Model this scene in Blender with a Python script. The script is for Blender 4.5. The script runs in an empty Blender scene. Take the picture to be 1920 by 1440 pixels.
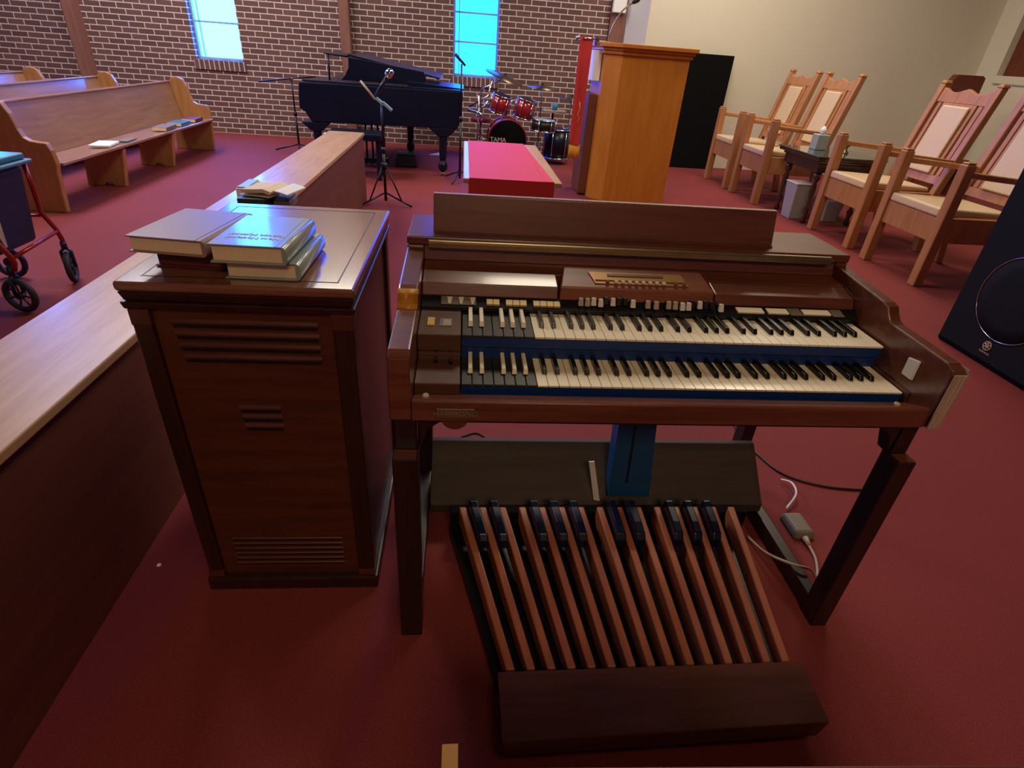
import bpy, bmesh, math, random
from math import sin, cos, pi, radians, sqrt
from mathutils import Vector, Matrix
random.seed(7)
S = bpy.context.scene
COL = S.collection

# ------------------------------------------------------------ camera
cam_d = bpy.data.cameras.new('camera'); cam = bpy.data.objects.new('camera', cam_d); COL.objects.link(cam)
cam_d.sensor_fit = 'HORIZONTAL'; cam_d.sensor_width = 36.0
cam_d.lens = 1045.9/1920*36.0
cam_d.clip_start = 0.02; cam_d.clip_end = 100
_r = Vector((0.99515763, -0.07190754, 0.06701188)); _u = Vector((-0.02007626, 0.51869068, 0.85472623))
_f = Vector((0.0962197, 0.85193268, -0.51473536))
cam.matrix_world = Matrix(((_r.x, _u.x, -_f.x, -0.1706), (_r.y, _u.y, -_f.y, -1.01535), (_r.z, _u.z, -_f.z, 1.34602), (0, 0, 0, 1)))
S.camera = cam

# ------------------------------------------------------------ exposure, world
S.view_settings.view_transform = 'Standard'; S.view_settings.look = 'None'
S.view_settings.exposure = 0.25; S.view_settings.gamma = 1.0; S.view_settings.use_curve_mapping = False
world = bpy.data.worlds.new('world'); S.world = world; world.use_nodes = True
world.node_tree.nodes['Background'].inputs[0].default_value = (0.35, 0.62, 1.0, 1)
world.node_tree.nodes['Background'].inputs[1].default_value = 0.6

LAMPS = [  # x, y, sx, sy, power, colour, label place
    (3.4, 4.8, 1.2, 1.2, 80, (1.0, 0.82, 0.60), 'platform chairs'),
    (0.6, 3.1, 1.0, 1.0, 58, (1.0, 0.86, 0.66), 'organ and low red table'),
    (-3.7, 4.2, 1.3, 1.3, 125, (1.0, 0.86, 0.80), 'walker and pews'),
    (-4.4, 6.7, 1.2, 1.2, 60, (1.0, 0.90, 0.88), 'far pews'),
    (2.4, 6.6, 1.2, 1.2, 45, (1.0, 0.90, 0.76), 'pulpit and tall black panel'),
    (-2.0, 7.3, 1.0, 1.0, 40, (1.0, 0.90, 0.72), 'piano'),
    (0.2, -4.4, 1.3, 1.3, 85, (1.0, 0.68, 0.40), 'front of the room'),
    (0.6, -1.5, 0.8, 0.8, 9, (1.0, 0.64, 0.34), 'organ bench, an added unseen fill'),  # unseen lamp added to brighten the toe board
]
HC = 4.2  # ceiling height

# ------------------------------------------------------------ materials
def srgb(c):
    return tuple((v/12.92 if v <= 0.04045 else ((v+0.055)/1.055)**2.4) for v in [x/255.0 for x in c])
def new_mat(name):
    m = bpy.data.materials.new(name); m.use_nodes = True
    nt = m.node_tree; b = nt.nodes['Principled BSDF']
    return m, nt, b
def plain(name, rgb, rough=0.5, metal=0.0, noise=0.12, scale=20, bump=0.0, spec=None, coat=0.0):
    m, nt, b = new_mat(name); c = srgb(rgb)
    tc = nt.nodes.new('ShaderNodeTexCoord'); n = nt.nodes.new('ShaderNodeTexNoise'); n.inputs['Scale'].default_value = scale; n.inputs['Detail'].default_value = 4
    nt.links.new(tc.outputs['Object'], n.inputs['Vector'])
    r = nt.nodes.new('ShaderNodeMapRange'); r.inputs['To Min'].default_value = 1-noise; r.inputs['To Max'].default_value = 1+noise
    nt.links.new(n.outputs['Fac'], r.inputs['Value'])
    mx = nt.nodes.new('ShaderNodeVectorMath'); mx.operation = 'SCALE'; mx.inputs[0].default_value = c
    nt.links.new(r.outputs['Result'], mx.inputs['Scale']); nt.links.new(mx.outputs[0], b.inputs['Base Color'])
    b.inputs['Roughness'].default_value = rough; b.inputs['Metallic'].default_value = metal
    if spec is not None: b.inputs['Specular IOR Level'].default_value = spec
    if coat: b.inputs['Coat Weight'].default_value = coat; b.inputs['Coat Roughness'].default_value = 0.08
    if bump:
        bp = nt.nodes.new('ShaderNodeBump'); bp.inputs['Strength'].default_value = bump; bp.inputs['Distance'].default_value = 0.01
        nt.links.new(n.outputs['Fac'], bp.inputs['Height']); nt.links.new(bp.outputs[0], b.inputs['Normal'])
    return m
def wood(name, light, dark, rough=0.35, stretch=(1, 12, 12), scale=3.0, bump=0.03, coat=0.0, spec=0.5):
    m, nt, b = new_mat(name)
    tc = nt.nodes.new('ShaderNodeTexCoord'); mp = nt.nodes.new('ShaderNodeMapping'); mp.inputs['Scale'].default_value = stretch
    nt.links.new(tc.outputs['Object'], mp.inputs['Vector'])
    n = nt.nodes.new('ShaderNodeTexNoise'); n.inputs['Scale'].default_value = scale; n.inputs['Detail'].default_value = 8; n.inputs['Distortion'].default_value = 0.6
    n.inputs['Roughness'].default_value = 0.65
    nt.links.new(mp.outputs[0], n.inputs['Vector'])
    cr = nt.nodes.new('ShaderNodeValToRGB'); cr.color_ramp.elements[0].position = 0.3; cr.color_ramp.elements[1].position = 0.7
    cr.color_ramp.elements[0].color = srgb(dark)+(1,); cr.color_ramp.elements[1].color = srgb(light)+(1,)
    nt.links.new(n.outputs['Fac'], cr.inputs[0]); nt.links.new(cr.outputs[0], b.inputs['Base Color'])
    b.inputs['Roughness'].default_value = rough; b.inputs['Specular IOR Level'].default_value = spec
    if coat: b.inputs['Coat Weight'].default_value = coat; b.inputs['Coat Roughness'].default_value = 0.12
    bp = nt.nodes.new('ShaderNodeBump'); bp.inputs['Strength'].default_value = bump; bp.inputs['Distance'].default_value = 0.004
    nt.links.new(n.outputs['Fac'], bp.inputs['Height']); nt.links.new(bp.outputs[0], b.inputs['Normal'])
    return m
def emit(name, rgb, strength):
    m = bpy.data.materials.new(name); m.use_nodes = True; nt = m.node_tree; nt.nodes.clear()
    e = nt.nodes.new('ShaderNodeEmission'); o = nt.nodes.new('ShaderNodeOutputMaterial')
    e.inputs[0].default_value = tuple(rgb)+(1,); e.inputs[1].default_value = strength
    nt.links.new(e.outputs[0], o.inputs[0]); return m
def carpet():
    m, nt, b = new_mat('carpet_red')
    tc = nt.nodes.new('ShaderNodeTexCoord')
    n = nt.nodes.new('ShaderNodeTexNoise'); n.inputs['Scale'].default_value = 260; n.inputs['Detail'].default_value = 3
    n2 = nt.nodes.new('ShaderNodeTexNoise'); n2.inputs['Scale'].default_value = 1.3; n2.inputs['Detail'].default_value = 5
    for q in (n, n2): nt.links.new(tc.outputs['Object'], q.inputs['Vector'])
    cr = nt.nodes.new('ShaderNodeValToRGB'); cr.color_ramp.elements[0].position = 0.3; cr.color_ramp.elements[1].position = 0.7
    cr.color_ramp.elements[0].color = srgb((110, 46, 46))+(1,); cr.color_ramp.elements[1].color = srgb((142, 62, 62))+(1,)
    nt.links.new(n.outputs['Fac'], cr.inputs[0])
    r = nt.nodes.new('ShaderNodeMapRange'); r.inputs['To Min'].default_value = 0.88; r.inputs['To Max'].default_value = 1.12
    nt.links.new(n2.outputs['Fac'], r.inputs['Value'])
    mx = nt.nodes.new('ShaderNodeVectorMath'); mx.operation = 'SCALE'; nt.links.new(cr.outputs[0], mx.inputs[0]); nt.links.new(r.outputs[0], mx.inputs['Scale'])
    nt.links.new(mx.outputs[0], b.inputs['Base Color'])
    b.inputs['Roughness'].default_value = 0.75; b.inputs['Specular IOR Level'].default_value = 0.15
    bp = nt.nodes.new('ShaderNodeBump'); bp.inputs['Strength'].default_value = 0.25; bp.inputs['Distance'].default_value = 0.003
    nt.links.new(n.outputs['Fac'], bp.inputs['Height']); nt.links.new(bp.outputs[0], b.inputs['Normal'])
    return m
def brick(name='brick', soldier=False):
    m, nt, b = new_mat(name)
    tc = nt.nodes.new('ShaderNodeTexCoord'); sp = nt.nodes.new('ShaderNodeSeparateXYZ'); nt.links.new(tc.outputs['Object'], sp.inputs[0])
    ad = nt.nodes.new('ShaderNodeMath'); ad.operation = 'ADD'; nt.links.new(sp.outputs['X'], ad.inputs[0]); nt.links.new(sp.outputs['Y'], ad.inputs[1])
    cb = nt.nodes.new('ShaderNodeCombineXYZ'); nt.links.new(ad.outputs[0], cb.inputs['X']); nt.links.new(sp.outputs['Z'], cb.inputs['Y'])
    bt = nt.nodes.new('ShaderNodeTexBrick'); nt.links.new(cb.outputs[0], bt.inputs['Vector'])
    bt.inputs['Scale'].default_value = 1.0
    bt.inputs['Brick Width'].default_value = 0.066 if soldier else 0.203; bt.inputs['Row Height'].default_value = 0.5 if soldier else 0.069
    bt.inputs['Mortar Size'].default_value = 0.0062; bt.inputs['Mortar Smooth'].default_value = 0.1; bt.inputs['Bias'].default_value = 0.0
    bt.inputs['Color1'].default_value = srgb((116, 84, 80))+(1,); bt.inputs['Color2'].default_value = srgb((96, 70, 70))+(1,)
    bt.inputs['Mortar'].default_value = srgb((222, 204, 196))+(1,)
    n = nt.nodes.new('ShaderNodeTexNoise'); n.inputs['Scale'].default_value = 45; n.inputs['Detail'].default_value = 5; nt.links.new(tc.outputs['Object'], n.inputs['Vector'])
    r = nt.nodes.new('ShaderNodeMapRange'); r.inputs['To Min'].default_value = 0.75; r.inputs['To Max'].default_value = 1.25; nt.links.new(n.outputs['Fac'], r.inputs['Value'])
    mx = nt.nodes.new('ShaderNodeVectorMath'); mx.operation = 'SCALE'; nt.links.new(bt.outputs['Color'], mx.inputs[0]); nt.links.new(r.outputs[0], mx.inputs['Scale'])
    nt.links.new(mx.outputs[0], b.inputs['Base Color']); b.inputs['Roughness'].default_value = 0.8
    bp = nt.nodes.new('ShaderNodeBump'); bp.inputs['Strength'].default_value = 0.6; bp.inputs['Distance'].default_value = 0.008; bp.invert = True
    nt.links.new(bt.outputs['Fac'], bp.inputs['Height']); nt.links.new(bp.outputs[0], b.inputs['Normal'])
    return m
M = dict(
    carpet=carpet(), brick=brick(), soldier=brick('brick_sill', True),
    cream=plain('cream_paint', (226, 221, 202), 0.85, noise=0.03, scale=3),
    white=plain('white_paint', (244, 246, 248), 0.8, noise=0.02),
    ceil=plain('ceiling_white', (205, 196, 180), 0.9, noise=0.04, scale=2),
    beam=wood('beam_wood', (150, 104, 92), (124, 82, 72), 0.6, (12, 12, 1)),
    brown=wood('brown_panel', (120, 58, 34), (92, 42, 24), 0.5, (10, 10, 1)),
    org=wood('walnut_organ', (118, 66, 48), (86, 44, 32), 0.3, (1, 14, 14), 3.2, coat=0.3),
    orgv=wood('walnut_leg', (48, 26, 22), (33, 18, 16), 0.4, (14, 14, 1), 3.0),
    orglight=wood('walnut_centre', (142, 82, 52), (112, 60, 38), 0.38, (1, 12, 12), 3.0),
    worn=wood('worn_veneer', (200, 178, 160), (140, 112, 98), 0.6, (30, 30, 1), 6),
    amber=wood('amber_worn_lacquer', (196, 134, 40), (170, 108, 28), 0.3, (1, 8, 8)),
    board=wood('kick_board', (66, 50, 38), (48, 36, 28), 0.7, (1, 12, 12)),
    ped=wood('pedal_wood', (186, 112, 76), (158, 88, 56), 0.42, (14, 1, 14), 3.0),
    pedend=wood('pedalboard_wood', (108, 64, 42), (84, 48, 32), 0.7, (1, 12, 12), spec=0.12),
    les=wood('speaker_cabinet_walnut', (94, 48, 28), (64, 32, 20), 0.38, (1, 14, 14), 2.2, coat=0.15),
    lesdark=wood('speaker_cabinet_dark', (58, 28, 22), (38, 18, 15), 0.38, (14, 14, 1), 2.2, coat=0.1),
    lestop=wood('speaker_cabinet_top', (140, 92, 68), (108, 70, 52), 0.24, (1, 10, 10), 2.5, coat=1.0),  # base lightened to carry the pale sheen on the cabinet top
    oak=wood('oak', (170, 128, 98), (140, 102, 76), 0.3, (10, 1, 10), 2.4, coat=0.6),
    oakv=wood('oak_end', (184, 134, 84), (156, 108, 66), 0.35, (8, 8, 1), 2.4, coat=0.25),
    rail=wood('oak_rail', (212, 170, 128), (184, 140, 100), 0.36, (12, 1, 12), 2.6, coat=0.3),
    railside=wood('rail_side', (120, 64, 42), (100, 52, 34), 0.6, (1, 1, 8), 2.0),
    chair=wood('chair_oak', (190, 136, 92), (162, 108, 68), 0.4, (10, 10, 1), 3.0, coat=0.08, spec=0.35),
    pulpit=wood('pulpit_oak', (206, 134, 48), (184, 114, 36), 0.4, (9, 9, 1), 2.0, coat=0.2),
    vinyl=plain('cream_vinyl', (214, 188, 150), 0.38, noise=0.05, scale=60, bump=0.08),
    black=plain('black_satin', (16, 16, 18), 0.4, noise=0.05),
    lacquer=plain('piano_lacquer', (12, 22, 46), 0.3, noise=0.05, spec=0.35),
    panel=plain('acoustic_black', (16, 17, 19), 0.9, spec=0.1, noise=0.2, scale=90),
    grille=plain('speaker_grille', (30, 31, 36), 0.8, spec=0.1, metal=0.0, noise=0.3, scale=300, bump=0.3),
    navy=plain('blue_cast_slip', (6, 48, 112), 0.45, noise=0.1),  # black slips; the blue light cast on them is painted in
    navy2=plain('blue_cast_rubber', (16, 70, 118), 0.5, noise=0.12),  # black pedal rubber with its blue cast put into the base colour
    ivory=plain('ivory_key', (252, 244, 218), 0.22, noise=0.02, coat=0.3),
    ebony=plain('black_key', (20, 20, 20), 0.28, noise=0.05),
    ebonypre=plain('black_preset_key', (36, 36, 32), 0.4, noise=0.1),
    yellow=plain('yellowed_tab', (226, 196, 116), 0.3, noise=0.03),
    cheek=wood('cheek_block', (96, 60, 44), (74, 44, 32), 0.4, (1, 12, 12)),
    gold=plain('gold_plate', (170, 128, 72), 0.35, metal=0.35, noise=0.06),
    brass=plain('tarnished_brass', (160, 150, 116), 0.28, metal=0.85, noise=0.2, scale=30),
    grey=plain('grey_label', (120, 110, 98), 0.5),
    wht=plain('white_plastic', (226, 222, 210), 0.35, noise=0.03),
    paper=plain('paper', (226, 206, 172), 0.85, noise=0.05, scale=80),
    paperw=plain('white_paper', (235, 236, 232), 0.8, noise=0.02),
    hymn=plain('green_book_cloth', (140, 160, 156), 0.3, noise=0.05, scale=200, bump=0.04, coat=0.6),
    mauve=plain('mauve_book_cloth', (142, 118, 116), 0.45, noise=0.06, scale=300, bump=0.05),
    burg=plain('burgundy_book_cloth', (98, 40, 34), 0.5, noise=0.08),
    redc=plain('red_cloth', (204, 56, 60), 0.75, noise=0.04, scale=300, bump=0.05),
    yfr=plain('yellow_fringe', (224, 164, 42), 0.7, noise=0.1, scale=80),
    chrome=plain('chrome', (205, 210, 220), 0.16, metal=1.0, noise=0.02),
    drum=plain('red_drum_lacquer', (160, 34, 48), 0.2, noise=0.25, scale=10, coat=0.5),
    cym=plain('cymbal_bronze', (120, 104, 84), 0.32, metal=0.9, noise=0.1),
    wred=plain('red_tube', (150, 30, 26), 0.3, metal=0.3, noise=0.05, coat=0.3),
    bag=plain('navy_bag_vinyl', (24, 34, 66), 0.42, noise=0.15, scale=12, bump=0.1),
    seatpad=plain('blue_seat_vinyl', (60, 118, 150), 0.3, noise=0.06),
    tyre=plain('dark_tyre', (34, 30, 42), 0.6, noise=0.1),
    beige=plain('beige_plastic', (178, 162, 142), 0.5, noise=0.03),
    dwood=wood('dark_table_wood', (74, 48, 36), (48, 32, 26), 0.2, (1, 10, 10), coat=0.6),
    bin=plain('patterned_bin', (168, 172, 172), 0.5, noise=0.45, scale=110),
    glass=plain('dark_glass', (40, 70, 66), 0.05, noise=0.02, coat=0.8),
    winframe=plain('window_frame', (150, 190, 214), 0.5, noise=0.03),
    pane=emit('daylight_glass', (0.02, 0.15, 1.0), 28.0),
    pane2=emit('daylight_glass_green', (0.003, 0.085, 1.0), 21.0),
    lamp=emit('lamp_lens', (1.0, 0.8, 0.55), 6.0),
    tan=plain('taupe_box', (120, 100, 84), 0.7, noise=0.2, scale=60),
    green=plain('green_speck', (60, 120, 160), 0.5),
)

# ------------------------------------------------------------ mesh builder
class MB:
    def __init__(s): s.v = []; s.f = []; s.sm = []
    def _add(s, vs, fs, smooth=False):
        b = len(s.v); s.v += [Vector(v) for v in vs]; s.f += [tuple(i+b for i in f) for f in fs]; s.sm += [smooth]*len(fs)
    def box(s, x0, x1, y0, y1, z0, z1, rot=None, piv=None):
        vs = [Vector((x, y, z)) for z in (z0, z1) for y in (y0, y1) for x in (x0, x1)]
        if rot is not None:
            c = Vector(piv) if piv is not None else Vector(((x0+x1)/2, (y0+y1)/2, (z0+z1)/2))
            vs = [rot @ (v-c)+c for v in vs]
        s._add(vs, [(0, 2, 3, 1), (4, 5, 7, 6), (0, 1, 5, 4), (2, 6, 7, 3), (0, 4, 6, 2), (1, 3, 7, 5)]); return s
    def hexa(s, p):  # 8 points: bottom 4 ccw, top 4 ccw
        s._add(p, [(3, 2, 1, 0), (4, 5, 6, 7), (0, 1, 5, 4), (1, 2, 6, 5), (2, 3, 7, 6), (3, 0, 4, 7)]); return s
    def prism(s, pts, axis, a, b, smooth=False):
        # pts 2D polygon; axis 'x': (y,z), 'y': (x,z), 'z': (x,y)
        def P(q, t):
            return {'x': (t, q[0], q[1]), 'y': (q[0], t, q[1]), 'z': (q[0], q[1], t)}[axis]
        n = len(pts)
        s._add([P(q, a) for q in pts]+[P(q, b) for q in pts], [tuple(range(n))[::-1], tuple(range(n, 2*n))])
        base = len(s.v)-2*n
        for i in range(n):
            s.f.append((base+i, base+(i+1) % n, base+n+(i+1) % n, base+n+i)); s.sm.append(smooth)
        return s
    def tube(s, pts, r, seg=8, cap=True, smooth=True):
        pts = [Vector(p) for p in pts]; n = len(pts); rs = r if isinstance(r, (list, tuple)) else [r]*n
        base = len(s.v); up = None
        for i, p in enumerate(pts):
            t = (pts[min(i+1, n-1)]-pts[max(i-1, 0)]).normalized()
            if up is None:
                up = t.orthogonal().normalized()
            up = (up-t*up.dot(t)).normalized(); sd = t.cross(up)
            for k in range(seg):
                a = 2*pi*k/seg; s.v.append(p+up*cos(a)*rs[i]+sd*sin(a)*rs[i])
        for i in range(n-1):
            for k in range(seg):
                k2 = (k+1) % seg; s.f.append((base+i*seg+k, base+i*seg+k2, base+(i+1)*seg+k2, base+(i+1)*seg+k)); s.sm.append(smooth)
        if cap:
            s.f.append(tuple(base+k for k in range(seg))[::-1]); s.sm.append(False)
            s.f.append(tuple(base+(n-1)*seg+k for k in range(seg))); s.sm.append(False)
        return s
    def lathe(s, prof, c=(0, 0, 0), axis=(0, 0, 1), seg=20, smooth=True):
        # prof list of (r, h) along axis
        ax = Vector(axis).normalized(); u = ax.orthogonal().normalized(); w = ax.cross(u); c = Vector(c); base = len(s.v)
        for r, h in prof:
            for k in range(seg):
                a = 2*pi*k/seg; s.v.append(c+ax*h+(u*cos(a)+w*sin(a))*max(r, 1e-4))
        for i in range(len(prof)-1):
            for k in range(seg):
                k2 = (k+1) % seg; s.f.append((base+i*seg+k, base+i*seg+k2, base+(i+1)*seg+k2, base+(i+1)*seg+k)); s.sm.append(smooth)
        s.f.append(tuple(base+k for k in range(seg))[::-1]); s.sm.append(False)
        s.f.append(tuple(base+(len(prof)-1)*seg+k for k in range(seg))); s.sm.append(False)
        return s
    def torus(s, c, R, r, axis, seg=32, seg2=8):
        ax = Vector(axis).normalized(); u = ax.orthogonal().normalized(); w = ax.cross(u); c = Vector(c); base = len(s.v)
        for i in range(seg):
            a = 2*pi*i/seg; d = u*cos(a)+w*sin(a)
            for k in range(seg2):
                b = 2*pi*k/seg2; s.v.append(c+d*(R+r*cos(b))+ax*r*sin(b))
        for i in range(seg):
            for k in range(seg2):
                i2 = (i+1) % seg; k2 = (k+1) % seg2
                s.f.append((base+i*seg2+k, base+i2*seg2+k, base+i2*seg2+k2, base+i*seg2+k2)); s.sm.append(True)
        return s
    def build(s, name, mat, parent=None, bevel=0.0, segs=2, org=None):
        me = bpy.data.meshes.new(name)
        o0 = Vector(org) if org is not None else (thing_origin(parent) if parent is not None else Vector((0, 0, 0)))
        me.from_pydata([tuple(v-o0) for v in s.v], [], s.f); me.update()
        bm = bmesh.new(); bm.from_mesh(me); bmesh.ops.recalc_face_normals(bm, faces=bm.faces); bm.to_mesh(me); bm.free()
        for p, sm in zip(me.polygons, s.sm): p.use_smooth = sm
        me.materials.append(M[mat] if isinstance(mat, str) else mat)
        o = bpy.data.objects.new(name, me); COL.objects.link(o)
        if parent is not None: o.parent = parent
        elif org is not None: o.location = o0
        if bevel:
            md = o.modifiers.new('bevel', 'BEVEL'); md.width = bevel; md.segments = segs; md.limit_method = 'ANGLE'; md.angle_limit = radians(40)
        return o
def thing_origin(p):
    while p.parent is not None: p = p.parent
    return Vector(p.location)
def tag(o, label, cat, group=None, kind=None):
    if label: o['label'] = label
    if cat: o['category'] = cat
    if group: o['group'] = group
    if kind: o['kind'] = kind
    return o
def thing(name, label, cat, loc, group=None):
    o = bpy.data.objects.new(name, None); COL.objects.link(o); o.location = loc; o.empty_display_size = 0.1
    return tag(o, label, cat, group)
def struct(name, mb, mat, bevel=0.0):
    o = mb.build(name, mat, None, bevel); o['kind'] = 'structure'; return o
def box(*a, **k): return MB().box(*a, **k)
def copy_tree(o, parent=None, name=None):
    c = o.copy(); COL.objects.link(c)
    if parent is not None: c.parent = parent
    for ch in list(o.children): copy_tree(ch, c)
    return c
def rx(a): return Matrix.Rotation(a, 3, 'X')
def ry(a): return Matrix.Rotation(a, 3, 'Y')
def rz(a): return Matrix.Rotation(a, 3, 'Z')
def text(name, body, size, mat, parent, mat3, loc, extrude=0.0008, spacing=1.0, align='CENTER'):
    cu = bpy.data.curves.new(name, 'FONT'); cu.body = body; cu.size = size; cu.extrude = extrude; cu.align_x = align; cu.align_y = 'CENTER'; cu.space_character = spacing
    t = bpy.data.objects.new(name, cu); COL.objects.link(t)
    bpy.context.view_layer.update()
    me = bpy.data.meshes.new_from_object(t.evaluated_get(bpy.context.evaluated_depsgraph_get()))
    bpy.data.objects.remove(t); me.materials.clear(); me.materials.append(M[mat])
    me.transform(mat3.to_4x4()); me.transform(Matrix.Translation(Vector(loc)-(thing_origin(parent))))
    o = bpy.data.objects.new(name, me); COL.objects.link(o); o.parent = parent; return o

# ============================================================ SETTING
struct('floor', box(-9.5, 9.5, -6.5, 8.5, -0.1, 0), 'carpet')
YB = 8.2
W1 = (-3.86, -3.235, 0.93, 4.0); W2 = (-0.335, 0.30, 0.95, 4.0); W0 = (-7.4, -6.8, 0.93, 4.0)
wl = MB(); xs = -9.3
for (a, b, z0, z1) in (W0, W1, W2):
    wl.box(xs, a, YB, YB+0.3, 0, HC); wl.box(a, b, YB, YB+0.3, 0, z0); wl.box(a, b, YB, YB+0.3, z1, HC); xs = b
wl.box(xs, 1.84, YB, YB+0.3, 0, HC)
struct('wall_back', wl, 'brick')
for i, (a, b, z0, z1) in enumerate((W1, W2, W0)):
    g = struct('window_%d' % (i+1), box(a, b, YB+0.17, YB+0.19, z0, z1), 'pane2' if i == 1 else 'pane')
    fr = MB(); t = 0.028
    fr.box(a, a+t, YB+0.1, YB+0.16, z0, z1).box(b-t, b, YB+0.1, YB+0.16, z0, z1).box(a+t, b-t, YB+0.1, YB+0.16, z0, z0+t).box(a+t, b-t, YB+0.1, YB+0.16, z1-t, z1)
    mz = 1.375
    while mz < z1-0.1:
        fr.box(a+t, b-t, YB+0.11, YB+0.155, mz-0.012, mz+0.012); mz += 0.352
    fr.box(a+0.075, a+0.088, YB+0.11, YB+0.15, z0+t, z1-t)
    f = fr.build('window_frame', 'winframe', g, 0.003)
    sl = struct('trim_%d' % (i+1), box(a-0.03, b+0.03, YB-0.02, YB+0.0, z0-0.125, z0-0.005), 'soldier', 0.004)
# timber posts on the brick wall
for i, (a, b, d) in enumerate(((-5.33, -5.21, 0.2), (-1.86, -1.73, 0.13))):
    struct('trim_%d' % (i+4), box(a, b, YB-d, YB-0.0, 0, HC), 'beam', 0.004)
struct('trim_6', box(1.845, 2.06, YB-0.04, YB+0.3, 0, HC), 'beam', 0.004)
struct('wall_return', MB().prism([(2.065, 8.2), (2.242, 7.66), (2.242, 8.5), (2.065, 8.5)], 'z', 0, HC), 'white')
struct('wall_chancel', box(2.243, 7.16, 7.66, 7.95, 0, HC), 'cream')
sm = MB().box(7.16, 7.3, 7.30, 7.95, 0, HC).box(7.16, 7.3, -6.4, 7.30, 0, 1.37)
struct('wall_right', sm, 'cream')
struct('trim_7', box(7.12, 7.32, -6.4, 7.28, 1.372, 1.47), 'cream', 0.01)
struct('trim_8', box(7.25, 7.4, -6.4, 7.29, 1.472, HC), 'brown')
struct('wall_left', box(-9.5, -9.31, -6.4, 8.5, 0, HC), 'cream')
struct('wall_front', box(-9.3, 7.1, -6.6, -6.4, 0, HC), 'brick')
struct('ceiling', box(-9.5, 9.5, -6.6, 8.6, HC, HC+0.15), 'board')
bx = box(1.845, 2.03, YB-0.12, YB-0.045, 1.86, 2.2)
tag(bx.build('wall_box', 'white', None, 0.01), 'pale box mounted high on the brown post behind the pulpit', 'wall box')

# ceiling lamps (above the frame)
for i, (x, y, sx, sy, pw, colr, place) in enumerate(LAMPS):
    z = HC-0.06
    t = thing('ceiling_light', 'square ceiling light over the %s' % place, 'ceiling light', (x, y, z), 'ceiling lights')
    box(x-sx/2-0.04, x+sx/2+0.04, y-sy/2-0.04, y+sy/2+0.04, z+0.012, HC-0.001).build('frame', 'white', t, 0.005)
    ld = bpy.data.lights.new('lamp', 'AREA'); ld.shape = 'RECTANGLE'; ld.size = sx; ld.size_y = sy; ld.energy = pw; ld.color = colr
    lo = bpy.data.objects.new('lamp', ld); COL.objects.link(lo); lo.parent = t; lo.location = (0, 0, 0.0)

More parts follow.
